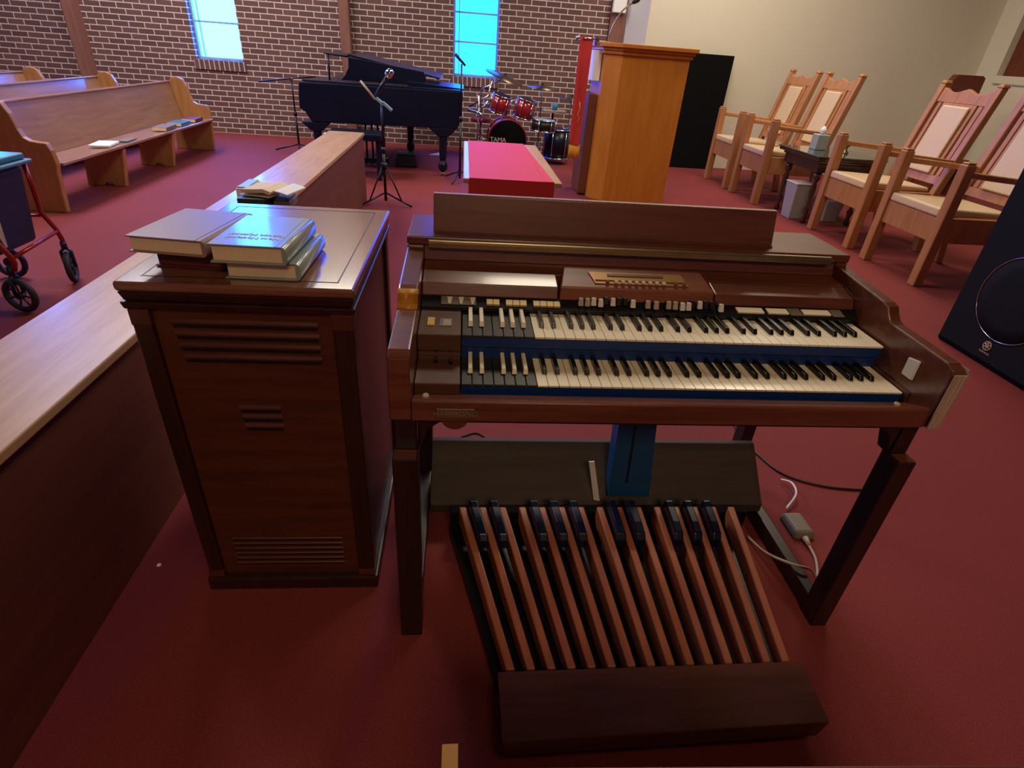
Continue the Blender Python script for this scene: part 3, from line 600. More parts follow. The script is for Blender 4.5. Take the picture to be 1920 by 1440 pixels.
# ============================================================ WALKER
def build_walker():
    T = thing('walker', 'red framed rolling walker with dark blue bag cut by the left edge', 'walker', (-2.5, 2.0, 0))
    for y, yaw in ((1.872, 70), (2.305, 10)):
        c = Vector((-2.45, y, 0.092)); ax = rz(radians(yaw)) @ Vector((0, 1, 0)) if y > 2 else Vector((0.55, 0.83, 0)).normalized()
        if y < 2: ax = Vector((0.18, 0.98, 0)).normalized()
        else: ax = Vector((0.93, 0.36, 0)).normalized()
        w = MB().torus(c, 0.076, 0.016, ax, 28, 8).build('wheel', 'tyre', T)
        MB().lathe([(0.018, -0.016), (0.018, 0.016)], c, ax, 12).build('hub', 'tyre', w)
        sp = MB(); u = ax.orthogonal().normalized(); v = ax.cross(u)
        for k in range(7):
            a = 2*pi*k/7; d = u*cos(a)+v*sin(a); sp.tube([c+d*0.012, c+d*0.066], 0.005, 6)
        sp.build('spokes', 'tyre', w)
        s_ = u if abs(u.z) < 0.5 else v; up = Vector((0, 0, 1))
        fk = MB()
        for sg in (-1, 1): fk.tube([c+ax*0.024*sg, c+ax*0.024*sg+up*0.09, c+up*0.115], 0.009, 8)
        fk.tube([c+up*0.11, c+up*0.15], 0.016, 10)
        fk.build('fork', 'bag', T)
    MB().tube([(-2.447, 2.305, 0.235), (-2.445, 2.30, 0.26), (-2.458, 2.30, 0.315), (-2.506, 2.30, 0.401), (-2.502, 2.30, 0.53), (-2.50, 2.295, 0.66)], 0.0125, 10).build('frame_tube', 'wred', T)
    MB().tube([(-2.43, 1.872, 0.225), (-2.415, 1.872, 0.265), (-2.425, 1.872, 0.30), (-2.45, 1.865, 0.36), (-2.53, 1.862, 0.52), (-2.54, 1.86, 0.66)], 0.0125, 10).build('frame_tube', 'wred', T)
    MB().tube([(-2.425, 1.882, 0.285), (-2.452, 2.292, 0.300)], 0.010, 10).build('cross_bar', 'wred', T)
    MB().tube([(-2.512, 2.294, 0.385), (-2.60, 2.285, 0.385)], 0.008, 8).build('brace', 'wred', T)
    for y in (1.84, 2.34):
        c = Vector((-2.80, y, 0.092)); w = MB().torus(c, 0.076, 0.016, (0, 1, 0), 28, 8).build('wheel', 'bag', T)
        MB().lathe([(0.03, -0.012), (0.03, 0.012)], c, (0, 1, 0), 12).build('hub', 'bag', w)
        MB().tube([(-2.80, y+0.028, 0.09), (-2.76, y+0.028, 0.30), (-2.70, y, 0.60), (-2.68, y, 0.72)], 0.0125, 10).build('frame_tube', 'wred', T)
    bg = MB().hexa([(-2.80, 1.95, 0.29), (-2.53, 1.95, 0.26), (-2.53, 2.25, 0.26), (-2.80, 2.25, 0.29), (-2.84, 1.90, 0.66), (-2.49, 1.885, 0.66), (-2.49, 2.275, 0.66), (-2.84, 2.268, 0.66)]).build('bag', 'bag', T, 0.03, 4)
    MB().hexa([(-2.526, 1.99, 0.30), (-2.526, 2.005, 0.30), (-2.519, 2.005, 0.30), (-2.519, 1.99, 0.30), (-2.512, 1.94, 0.44), (-2.512, 2.00, 0.44), (-2.504, 2.00, 0.44), (-2.504, 1.94, 0.44)]).build('strap', 'beige', bg)
    MB().box(-2.85, -2.45, 1.85, 2.30, 0.665, 0.685).box(-2.83, -2.47, 1.87, 2.28, 0.685, 0.715).build('seat', 'seatpad', T, 0.010, 3)
    T.location = Vector(T.location)+Vector((0.035, -0.03, 0))
    return T
build_walker()

# ============================================================ CHAIRS
def build_chair(label):
    # local: faces -x, front posts at x=0, y from 0 to 0.69
    W = 0.69; T = thing('armchair', label, 'armchair', (0, 0, 0), 'oak platform armchairs')
    for y in (0, W-0.075):
        MB().box(0, 0.075, y, y+0.075, 0, 0.872).box(0.006, 0.069, y+0.006, y+0.069, 0.872, 0.888).build('front_leg', 'chair', T, 0.012, 3)
        MB().hexa([(0.68, y+0.008, 0), (0.74, y+0.008, 0), (0.74, y+0.070, 0), (0.68, y+0.070, 0), (0.60, y+0.008, 0.46), (0.665, y+0.008, 0.46), (0.665, y+0.070, 0.46), (0.60, y+0.070, 0.46)]).hexa([(0.60, y+0.008, 0.46), (0.665, y+0.008, 0.46), (0.665, y+0.070, 0.46), (0.60, y+0.070, 0.46), (0.80, y+0.008, 1.335), (0.86, y+0.008, 1.335), (0.86, y+0.070, 1.335), (0.80, y+0.070, 1.335)]).hexa([(0.795, y+0.002, 1.335), (0.870, y+0.002, 1.335), (0.870, y+0.073, 1.335), (0.795, y+0.073, 1.335), (0.806, y+0.016, 1.362), (0.858, y+0.016, 1.362), (0.858, y+0.060, 1.362), (0.806, y+0.060, 1.362)]).build('rear_leg', 'chair', T, 0.008, 2)
        ya = y+0.012
        MB().hexa([(0.076, ya, 0.785), (0.70, ya, 0.745), (0.70, ya+0.05, 0.745), (0.076, ya+0.05, 0.785), (0.076, ya, 0.825), (0.71, ya, 0.785), (0.71, ya+0.05, 0.785), (0.076, ya+0.05, 0.825)]).build('arm', 'chair', T, 0.01, 3)
        yp = y+0.02
        MB().box(0.076, 0.60, yp, yp+0.035, 0.33, 0.51).build('side_rail', 'chair', T, 0.004)
    MB().box(0.02, 0.055, 0.076, W-0.076, 0.33, 0.50).build('front_rail', 'chair', T, 0.004)
    # cushion
    MB().hexa([(0.008, 0.08, 0.502), (0.62, 0.075, 0.512), (0.62, W-0.075, 0.512), (0.008, W-0.08, 0.502), (0.012, 0.082, 0.568), (0.61, 0.08, 0.548), (0.61, W-0.08, 0.548), (0.012, W-0.082, 0.568)]).build('seat', 'vinyl', T, 0.018, 4)
    # back plane helper: lean from (0.60,.46) to (0.80,1.335)
    def B(y, z, off): 
        t = (z-0.46)/0.875; return (0.60+0.20*t+off, y, z)
    def slab(y0, y1, z0, z1, o0, o1, nm, mat, bev=0.004, par=None):
        return MB().hexa([B(y0, z0, o0), B(y1, z0, o0), B(y1, z0, o1), B(y0, z0, o1), B(y0, z1, o0), B(y1, z1, o0), B(y1, z1, o1), B(y0, z1, o1)]).build(nm, mat, par or T, bev)
    a, b = 0.071, W-0.068
    # crest rail, scalloped top
    n = 14; pb = MB(); vs = []; 
    for k in range(n+1):
        u = k/n; y = a+(b-a)*u; z = 1.285+0.022*cos(2*pi*(u*2))*(0.5 if 0.2 < u < 0.8 else 1)+0.012*math.exp(-((u-0.5)/0.08)**2)
        vs += [B(y, 1.195, 0.012), B(y, z, 0.012), B(y, z, 0.045), B(y, 1.195, 0.045)]
    fs = [(0, 1, 2, 3), tuple(4*n+k for k in (3, 2, 1, 0))]
    for k in range(n):
        for e in range(4): fs.append((4*k+e, 4*k+(e+1) % 4, 4*k+4+(e+1) % 4, 4*k+4+e))
    pb._add(vs, fs); pb.build('crest_rail', 'chair', T, 0.003)
    slab(a, b, 0.575, 0.64, 0.012, 0.045, 'lower_rail', 'chair')
    for y0, y1 in ((a+0.024, a+0.066), (b-0.066, b-0.024)): slab(y0, y1, 0.641, 1.194, 0.016, 0.034, 'slat', 'chair')
    slab(a+0.086, b-0.086, 0.641, 1.194, 0.012, 0.036, 'splat', 'chair')
    slab(a+0.125, b-0.125, 0.65, 1.175, -0.014, 0.0115, 'back_pad', 'vinyl', 0.012)
    return T
ch = build_chair('wooden armchair farthest away, leftmost, nearest the tall black panel')
ch.location = (3.12, 6.10, 0)
for (x, y, lb) in ((3.13, 5.29, 'wooden armchair beside the farthest one, its back catching blue window light'), (3.28, 3.68, 'wooden armchair between the side table and the nearest armchair'), (3.25, 2.76, 'nearest wooden armchair, partly hidden by the black loudspeaker')):
    c = copy_tree(ch); c.location = (x, y, 0); c['label'] = lb

# side table with glass, tissue box, bin
T = thing('side_table', 'dark turned leg side table with glass top between the armchairs', 'side table', (3.55, 4.83, 0))
box(3.22, 3.93, 4.44, 5.24, 0.642, 0.655).build('glass_top', 'glass', T, 0.003)
box(3.23, 3.92, 4.45, 5.23, 0.612, 0.6415).build('tabletop', 'dwood', T, 0.006)
for k, (o, za, zb) in enumerate(((0.04, 0.585, 0.6115), (0.055, 0.50, 0.5845))):
    box(3.23+o, 3.92-o, 4.45+o, 5.23-o, za, zb).build('apron', 'dwood', T, 0.006)
for x in (3.34, 3.82):
    for y in (4.56, 5.12):
        MB().lathe([(0.022, 0), (0.03, 0.03), (0.016, 0.07), (0.034, 0.13), (0.018, 0.17), (0.03, 0.33), (0.018, 0.40), (0.036, 0.44), (0.036, 0.4995)], (x, y, 0), seg=14).build('leg', 'dwood', T)
T = thing('tissue_box', 'patterned tissue box with a white tissue on the side table', 'tissue box', (3.52, 4.99, 0.655))
box(3.45, 3.575, 4.93, 5.05, 0.6552, 0.80).build('box', 'bin', T, 0.006)
MB().lathe([(0.012, 0), (0.034, 0.02), (0.030, 0.05), (0.006, 0.078)], (3.515, 4.99, 0.8002), seg=9).build('tissue', 'paperw', T)
T = thing('candle_holder', 'small brass holder on the side table behind the armchair post', 'holder', (3.70, 4.80, 0.655))
MB().lathe([(0.035, 0), (0.035, 0.01), (0.014, 0.03), (0.014, 0.06), (0.035, 0.075), (0.03, 0.10)], (3.70, 4.80, 0.6552), seg=14).build('body', 'brass', T)
T = thing('waste_bin', 'grey patterned waste bin in front of the side table', 'waste bin', (3.34, 4.78, 0))
MB().hexa([(3.26, 4.70, 0), (3.42, 4.70, 0), (3.42, 4.86, 0), (3.26, 4.86, 0), (3.23, 4.67, 0.35), (3.45, 4.67, 0.35), (3.45, 4.89, 0.35), (3.23, 4.89, 0.35)]).build('bin', 'bin', T, 0.008)
box(3.225, 3.455, 4.665, 4.895, 0.3505, 0.36).build('rim', 'wht', T, 0.004)
T = thing('basket', 'pale blue grey basket under the side table behind the waste bin', 'basket', (3.68, 4.7, 0))
MB().hexa([(3.60, 4.64, 0), (3.76, 4.64, 0), (3.76, 4.86, 0), (3.60, 4.86, 0), (3.58, 4.62, 0.22), (3.78, 4.62, 0.22), (3.78, 4.88, 0.22), (3.58, 4.88, 0.22)]).build('basket_body', 'bin', T, 0.01)

# far dark wooden bench end against the chancel wall
T = thing('choir_seat', 'dark brown wooden choir seat back behind the nearest armchairs', 'choir seat', (6.4, 6.9, 0))
MB().prism([(6.16, 0), (6.16, 1.38), (6.20, 1.44), (6.56, 1.445), (6.60, 1.42), (6.60, 0)], 'y', 6.8, 6.9).build('back', 'brown', T, 0.01)
MB().box(6.18, 6.58, 6.45, 6.7995, 0.42, 0.47).build('seat', 'brown', T, 0.006)
for x in (6.18, 6.54): MB().box(x, x+0.04, 6.45, 6.7995, 0, 0.4195).build('leg', 'brown', T)

# ============================================================ TALL BLACK PANEL
T = thing('acoustic_panel', 'tall plain black panel standing against the cream wall behind the pulpit', 'panel', (3.1, 7.5, 0))
MB().box(2.62, 3.47, 7.50, 7.63, 0, 1.455).build('panel', 'panel', T, 0.006)

# ============================================================ PULPIT
def build_pulpit():
    T = thing('pulpit', 'tall honey oak pulpit with moulded top and angled corner', 'pulpit', (1.6, 5.6, 0))
    def plan(o): return [(1.19-o, 5.20-o*0.5), (1.33-o*0.4, 5.07-o), (2.0+o, 5.07-o), (2.0+o, 5.75+o), (1.19-o, 5.75+o)]
    MB().prism(plan(0), 'z', 0, 1.36).build('body', 'pulpit', T, 0.006)
    MB().prism(plan(0.018), 'z', 1.3605, 1.392).build('moulding', 'pulpit', T, 0.008)
    MB().prism(plan(0.032), 'z', 1.3925, 1.418).build('moulding', 'pulpit', T, 0.008)
    MB().prism(plan(0.055), 'z', 1.4185, 1.455).build('top', 'pulpit', T, 0.006)
    MB().box(1.10, 1.185, 5.30, 5.72, 0.02, 1.0).build('front_wing', 'railside', T, 0.004)
    MB().box(1.11, 1.183, 5.30, 5.72, 1.12, 1.385).build('front_panel', 'white', T, 0.003)  # white panel added to stand for window light glinting beside the banner
    MB().box(1.0905, 1.135, 5.290, 5.328, 1.420, 1.490).build('banner_bracket', 'chrome', T, 0.004)
    MB().tube([(1.25, 5.42, 1.456), (1.25, 5.42, 1.50), (1.262, 5.42, 1.55), (1.28, 5.42, 1.61), (1.31, 5.42, 1.67), (1.35, 5.42, 1.73), (1.40, 5.42, 1.775), (1.44, 5.42, 1.80)], 0.008, 8).build('gooseneck', 'brass', T)
    MB().lathe([(0.012, 0), (0.022, 0.02), (0.024, 0.06), (0.012, 0.085)], (1.435, 5.42, 1.798), (0.85, 0, 0.5), 12).build('microphone', 'black', T)
    MB().lathe([(0.03, 0), (0.03, 0.008)], (1.25, 5.42, 1.4555), seg=14).build('mic_base', 'beige', T)
    return T
build_pulpit()
T = thing('banner', 'long red pulpit banner with yellow fringe hanging from a rod', 'banner', (1.0, 5.3, 0.4))
MB().tube([(0.935, 5.309, 1.475), (1.090, 5.309, 1.475)], 0.009, 10).build('rod', 'chrome', T)
MB().lathe([(0.016, 0), (0.024, 0.012), (0.012, 0.03)], (0.932, 5.309, 1.475), (-1, 0, 0), 12).build('finial', 'chrome', T)
n = 26
bn = MB()
for k in range(n):
    z1 = 1.49-k*(0.98/n); z0 = 1.49-(k+1)*(0.98/n)
    def xo(z): return 0.955-0.0*(1.49-z), 1.075-0.02*(1.49-z)
    a0, a1 = xo(z0); b0, b1 = xo(z1); w0 = 0.006*sin(z0*9); w1 = 0.006*sin(z1*9)
    bn.hexa([(a0, 5.312+w0, z0), (a1, 5.305+w0, z0), (a1, 5.311+w0, z0), (a0, 5.318+w0, z0), (b0, 5.312+w1, z1), (b1, 5.305+w1, z1), (b1, 5.311+w1, z1), (b0, 5.318+w1, z1)])
bn.build('cloth', 'redc', T)
MB().hexa([(0.948, 5.3, 0.56), (0.975, 5.296, 0.53), (0.975, 5.302, 0.53), (0.948, 5.306, 0.56), (0.945, 5.300, 1.485), (0.972, 5.296, 1.49), (0.972, 5.302, 1.49), (0.945, 5.306, 1.485)]).build('fold', 'redc', T)
fr = MB()
for k in range(16):
    x = 0.957+k*0.0073; L = 0.125+random.random()*0.04; fr.tube([(x, 5.310, 0.514), (x-0.006+random.random()*0.004, 5.300, 0.514-L)], 0.0044, 5)
fr.build('fringe', 'yfr', T)
MB().tube([(1.012, 5.303, 0.92), (1.022, 5.303, 0.86), (1.006, 5.303, 0.80), (1.024, 5.303, 0.77), (1.008, 5.303, 0.71)], 0.005, 6).build('emblem', 'yfr', T)

# ============================================================ COMMUNION TABLE with red cloth
T = thing('communion_table', 'low long oak table under a red cloth in front of the drums', 'table', (0.14, 3.3, 0))
box(-0.165, 0.448, 2.55, 4.08, 0.62, 0.65).build('tabletop', 'rail', T, 0.006)
box(-0.13, 0.41, 2.60, 4.03, 0.52, 0.6195).build('apron', 'oakv', T, 0.004)
for x in (-0.12, 0.33):
    for y in (2.61, 3.95): box(x, x+0.07, y, y+0.07, 0, 0.5195).build('leg', 'oakv', T, 0.005)
T = thing('table_cloth', 'red cloth covering the low table and hanging over its near end', 'cloth', (0.13, 3.3, 0.65))
MB().box(-0.128, 0.338, 2.538, 4.085, 0.6505, 0.6555).build('top', 'redc', T, 0.002)
MB().hexa([(-0.128, 2.526, 0.30), (0.40, 2.526, 0.30), (0.40, 2.531, 0.30), (-0.128, 2.531, 0.30), (-0.128, 2.538, 0.6555), (0.395, 2.538, 0.6555), (0.395, 2.544, 0.6505), (-0.128, 2.544, 0.6505)]).build('drop', 'redc', T)
MB().prism([(0.338, 4.085), (0.338, 2.544), (0.395, 2.544)], 'z', 0.6505, 0.6555).build('edge_fold', 'redc', T)

# ============================================================ GRAND PIANO
def build_piano():
    T = thing('grand_piano', 'black grand piano with lid raised against the brick wall', 'piano', (-1.05, 6.6, 0))
    yf = 6.0
    out = [(-1.93, yf+0.12), (-1.90, yf+0.02), (-0.24, yf+0.0), (-0.19, yf+0.1), (-0.19, 6.9), (-0.26, 7.3), (-0.52, 7.62), (-0.95, 7.72), (-1.35, 7.65), (-1.65, 7.35), (-1.86, 6.95), (-1.93, 6.7)]
    MB().prism(out, 'z', 0.60, 0.895).build('rim', 'lacquer', T, 0.008)
    MB().prism([(-1.935, 0.885), (-1.95, 0.76), (-1.955, 0.63), (-1.90, 0.60), (-1.84, 0.50), (-0.24, 0.52), (-0.20, 0.60), (-0.185, 0.75), (-0.18, 0.90)], 'y', yf-0.10, yf-0.002).build('keybed', 'lacquer', T, 0.012, 3)
    box(-1.90, -0.21, yf-0.08, yf-0.003, 0.895, 0.91).build('fallboard', 'lacquer', T, 0.004)
    # music desk, curved ends
    MB().prism([(-1.55, 0.912), (-1.50, 0.96), (-1.455, 1.04), (-1.45, 1.14), (-0.62, 1.05), (-0.60, 0.98), (-0.66, 0.912)], 'y', yf+0.22, yf+0.245).build('music_desk', 'lacquer', T, 0.005)
    MB().prism([(-1.47, 1.168), (-1.47, 1.148), (-0.46, 0.982), (-0.44, 1.0)], 'y', yf+0.30, yf+1.4).build('lid', 'lacquer', T, 0.004)
    MB().prism([(-1.74, 1.162), (-1.74, 1.150), (-1.472, 1.130), (-1.472, 1.15)], 'y', yf+0.35, yf+1.1).build('lid_flap', 'lacquer', T, 0.003)
    MB().tube([(-1.70, yf+0.36, 0.895), (-1.69, yf+0.36, 1.148)], 0.010, 8).build('prop_stick', 'lacquer', T)
    MB().hexa([(-0.80, yf+0.1, 0.905), (-0.185, yf+0.1, 0.8955), (-0.185, yf+0.9, 0.8955), (-0.80, yf+0.9, 0.905), (-0.80, yf+0.1, 0.955), (-0.175, yf+0.1, 0.915), (-0.175, yf+0.9, 0.915), (-0.80, yf+0.9, 0.955)]).build('closed_lid', 'lacquer', T, 0.003)
    def leg(x, y, top=0.52):
        MB().prism([(x-0.16, top), (x+0.16, top), (x+0.06, top-0.09), (x-0.06, top-0.09)], 'y', y-0.05, y+0.05).build('leg_block', 'lacquer', T, 0.008)
        l_ = MB().lathe([(0.025, 0.045), (0.055, 0.075), (0.058, 0.13), (0.035, 0.17), (0.045, 0.20), (0.052, top-0.091)], (x, y, 0), seg=6, smooth=False).build('leg', 'lacquer', T, 0.006)
        MB().lathe([(0.022, -0.022), (0.022, 0.022)], (x, y, 0.0225), (1, 0, 0), 12).build('caster', 'brass', l_)
    leg(-0.40, yf-0.045, 0.519); leg(-1.80, yf-0.045, 0.499); leg(-0.88, 7.25, 0.60)
    ly = MB()
    for x in (-1.32, -1.25, -1.18, -1.11): ly.tube([(x, 6.30, 0.07), (x, 6.30, 0.60)], 0.012, 8)
    ly.box(-1.36, -1.07, 6.24, 6.36, 0.04, 0.10)
    lo = ly.build('pedal_lyre', 'lacquer', T)
    for x in (-1.29, -1.215, -1.14): MB().box(x-0.012, x+0.012, 6.14, 6.239, 0.04, 0.05).build('pedal', 'brass', lo, 0.002)
    return T
build_piano()
T = thing('piano_bench', 'black padded piano bench with side knob at the piano', 'bench', (-1.4, 5.65, 0))
box(-1.60, -1.03, 5.45, 5.80, 0.40, 0.47).build('seat', 'lacquer', T, 0.015, 3)
for x in (-1.58, -1.095):
    for y in (5.47, 5.74): box(x, x+0.045, y, y+0.045, 0, 0.3995).build('leg', 'lacquer', T, 0.003)
MB().lathe([(0.020, 0), (0.024, 0.015), (0.018, 0.03)], (-1.6002, 5.50, 0.435), (-1, 0, 0), 12).build('knob', 'chrome', T)
T = thing('equipment_bag', 'small black bag with blue trim on the carpet under the piano', 'bag', (-0.85, 6.4, 0))
MB().hexa([(-1.00, 6.32, 0), (-0.72, 6.32, 0), (-0.72, 6.50, 0), (-1.00, 6.50, 0), (-0.98, 6.33, 0.14), (-0.74, 6.33, 0.14), (-0.74, 6.49, 0.14), (-0.98, 6.49, 0.14)]).build('body', 'bag', T, 0.02, 3)
MB().box(-0.97, -0.75, 6.34, 6.48, 0.1402, 0.165).build('lid', 'seatpad', T, 0.008)
tag(MB().hexa([(-0.64, 7.33, 0.001), (-0.50, 7.30, 0.001), (-0.47, 7.42, 0.001), (-0.60, 7.40, 0.001), (-0.62, 7.34, 0.006), (-0.51, 7.31, 0.02), (-0.48, 7.41, 0.03), (-0.59, 7.39, 0.006)]).build('paper_scrap', 'paperw', None, org=(-0.56, 7.37, 0)), 'crumpled white paper on the carpet behind the piano leg', 'paper')

# ============================================================ MICROPHONE STANDS
def mic_stand(label, x, y, h, legs, mat='black', boom=None, mic=None, closed=False, a0=0.3):
    T = thing('microphone_stand', label, 'microphone stand', (x, y, 0), 'microphone stands')
    MB().tube([(x, y, 0.03), (x, y, h*0.55)], 0.013, 10).build('pole', mat, T)
    MB().tube([(x, y, h*0.55), (x, y, h)], 0.009, 10).build('tube', mat, T)
    MB().lathe([(0.018, 0), (0.022, 0.02), (0.018, 0.05)], (x, y, h*0.55-0.02), seg=12).build('clutch', mat, T)
    for k in range(3):
        a = a0+2*pi*k/3; d = Vector((cos(a), sin(a), 0))
        MB().tube([Vector((x, y, 0.10))+d*0.02, Vector((x, y, 0.012))+d*legs], 0.009, 8).build('leg', mat, T)
        if closed: MB().tube([Vector((x, y, 0.34))+d*0.02, Vector((x, y, 0.05))+d*legs*0.62], 0.007, 8).build('brace', mat, T)
    if closed: MB().lathe([(0.028, 0), (0.028, 0.05)], (x, y, 0.32), seg=12).build('collar', mat, T)
    if boom: MB().tube(boom, 0.009, 8).build('boom', mat, T)
    if boom: MB().lathe([(0.02, -0.02), (0.02, 0.02)], (x, y, h+0.01), (0, 1, 0), 12).build('swivel', 'chrome', T)
    return T
X, Y = -0.885, 4.47
T = mic_stand('black tripod microphone stand in front of the piano, nearest to the organ', X, Y, 0.86, 0.27, closed=True, a0=-0.4)
MB().box(X-0.05, X+0.03, Y-0.015, Y+0.015, 0.86, 0.885, rot=ry(radians(38))).box(X+0.0, X+0.10, Y-0.015, Y+0.015, 0.825, 0.85, rot=ry(radians(38))).build('clip', 'winframe', T, 0.004)
MB().tube([(X-0.05, Y, 0.885), (X-0.17, Y+0.02, 1.02)], 0.010, 8).build('second_clip', 'beige', T)
T = thing('microphone', 'silver headed microphone held on the stand before the piano', 'microphone', (X, Y, 0.9))
MB().tube([(X-0.045, Y-0.03, 0.915), (X+0.06, Y-0.03, 1.06)], [0.010, 0.017], 12).build('handle', 'black', T)
MB().lathe([(0.016, -0.005), (0.034, 0.02), (0.036, 0.045), (0.026, 0.068), (0.008, 0.078)], (X+0.062, Y-0.03, 1.062), (0.58, 0, 0.81), 16).build('grille_head', 'chrome', T)
mic_stand('dark boom microphone stand between the pews and the piano', -2.27, 6.9, 0.83, 0.33, boom=[(-2.66, 6.9, 0.79), (-2.27, 6.9, 0.85), (-1.98, 6.9, 0.885)], a0=2.9)
T = mic_stand('thin microphone stand at the right end of the piano with a tilted microphone', -0.20, 5.70, 1.17, 0.25, a0=0.2)
MB().tube([(-0.27, 5.70, 1.255), (-0.16, 5.70, 1.155)], [0.017, 0.011], 10).build('microphone', 'black', T)

# ============================================================ DRUMS
def drum(name, label, c, ax, R, L, shell='drum', head='black', lugs=6, text_=None):
    T = thing(name, label, 'drum', c, 'drum kit'); c = Vector(c); ax = Vector(ax).normalized()
    MB().lathe([(R, -L/2), (R, L/2)], c, ax, 32).build('shell', shell, T)
    for s in (-1, 1):
        MB().torus(c+ax*s*L/2, R+0.004, 0.009, ax, 36, 8).build('hoop', 'chrome' if name != 'bass_drum' else 'drum', T)
        MB().lathe([(R-0.003, 0), (R-0.003, 0.004)], c+ax*s*(L/2+0.0005 if s > 0 else L/2+0.004), ax, 32).build('head', head, T)
    u = ax.orthogonal().normalized(); w = ax.cross(u)
    for k in range(lugs):
        a = 2*pi*k/lugs+0.3; d = u*cos(a)+w*sin(a)
        MB().tube([c+d*(R+0.012)-ax*L*0.42, c+d*(R+0.012)+ax*L*0.42], 0.008, 6).build('lug', 'chrome', T)
    return T
bd = drum('bass_drum', 'dark bass drum with white TAMA lettering behind the red table', (0.42, 7.25, 0.275), (0, -1, 0), 0.255, 0.40, 'drum', 'panel', 8)
text('lettering', 'TAMA', 0.082, 'wht', bd, rx(pi/2), (0.295, 7.035, 0.285), 0.001, 0.95)
drum('tom_drum', 'red chrome rimmed tom drum on the left above the bass drum', (0.31, 7.15, 0.705), (0.22, -0.10, 0.97), 0.118, 0.21)
drum('tom_drum', 'red chrome rimmed tom drum on the right above the bass drum', (0.635, 7.13, 0.675), (0.20, -0.08, 0.97), 0.122, 0.22)
drum('snare_drum', 'dark drum with pale hoop right of the red toms', (0.88, 7.0, 0.50), (0.05, 0, 1), 0.15, 0.13, 'black', 'winframe', 6)
drum('floor_tom', 'large dark floor tom at the right side of the drum kit', (1.12, 7.25, 0.26), (0, 0, 1), 0.17, 0.36, 'lacquer', 'bag', 6)
def cymbal(label, c, ax, R, stand, hh=False):
    T = thing('cymbal', label, 'cymbal', c, 'drum kit cymbals'); c = Vector(c)
    MB().lathe([(R, -0.004), (R, 0), (R*0.25, 0.016), (R*0.16, 0.03), (0.008, 0.036)], c, ax, 36).build('plate', 'cym', T)
    MB().lathe([(0.014, 0.036), (0.014, 0.055)], c, ax, 10).build('felt', 'black', T)
    p = Vector(stand); a = Vector(ax).normalized()
    MB().tube([c-a*0.006, Vector((p.x, p.y, c.z-0.16)), Vector((p.x, p.y, 0.06))], 0.009, 8).build('stand_pole', 'chrome', T)
    for k in range(3):
        an = 0.5+2*pi*k/3; MB().tube([(p.x, p.y, 0.22), (p.x+0.2*cos(an), p.y+0.2*sin(an), 0.012)], 0.008, 6).build('stand_leg', 'chrome', T)
    return T
cymbal('large tilted ride cymbal in front of the second window', (0.36, 7.38, 1.005), (0.30, -0.12, 0.94), 0.27, (0.06, 7.45, 0))
cymbal('flat crash cymbal on a tall thin chrome stand', (0.84, 7.1, 0.935), (0.03, -0.08, 0.99), 0.20, (0.88, 7.42, 0))
cymbal('hi-hat cymbal partly behind the red banner', (1.28, 7.35, 0.81), (0, 0, 1), 0.17, (1.28, 7.36, 0))
T = thing('drum_stool', 'red topped drum stool behind the bass drum', 'stool', (0.08, 7.75, 0))
MB().lathe([(0.14, 0), (0.15, 0.03), (0.13, 0.055)], (0.08, 7.75, 0.42), seg=24).build('seat', 'drum', T)
MB().tube([(0.08, 7.75, 0.15), (0.08, 7.75, 0.4195)], 0.015, 8).build('post', 'chrome', T)
for k in range(3):
    a = 0.4+2*pi*k/3; MB().tube([(0.08, 7.75, 0.24), (0.08+0.2*cos(a), 7.75+0.2*sin(a), 0.012)], 0.01, 6).build('leg', 'chrome', T)
T = thing('drum_hardware', 'chrome clamps and tubes holding the drums at the left of the kit', 'hardware', (0.08, 7.0, 0))
MB().tube([(0.02, 7.0, 0.012), (0.02, 7.0, 0.80)], 0.011, 8).build('post', 'chrome', T)
MB().tube([(-0.10, 7.0, 0.66), (0.14, 7.02, 0.80), (0.18, 7.04, 0.98)], 0.011, 8).build('arm', 'chrome', T)
MB().tube([(-0.12, 7.0, 0.62), (0.03, 7.0, 0.60), (0.12, 7.0, 0.52)], 0.016, 8).build('clamp', 'chrome', T)
MB().tube([(0.02, 7.0, 0.60), (0.14, 7.02, 0.74)], 0.014, 8).build('clamp', 'chrome', T)
for k in range(3):
    a = 1.2+2*pi*k/3; MB().tube([(0.02, 7.0, 0.2), (0.02+0.16*cos(a), 7.0+0.16*sin(a), 0.012)], 0.008, 6).build('leg', 'chrome', T)
T = thing('music_table', 'small tray with a blue cup behind the drums', 'table', (1.1, 7.75, 0))
MB().box(0.95, 1.28, 7.62, 7.85, 0.60, 0.63).build('tray', 'beige', T, 0.004)
MB().tube([(1.1, 7.74, 0), (1.1, 7.74, 0.5995)], 0.015, 8).build('post', 'black', T)
tag(MB().lathe([(0.035, 0), (0.042, 0.09)], (1.12, 7.72, 0.6305), seg=14).build('cup', 'green', None, org=(1.12, 7.72, 0.63)), 'small blue cup on the tray behind the drums', 'cup')

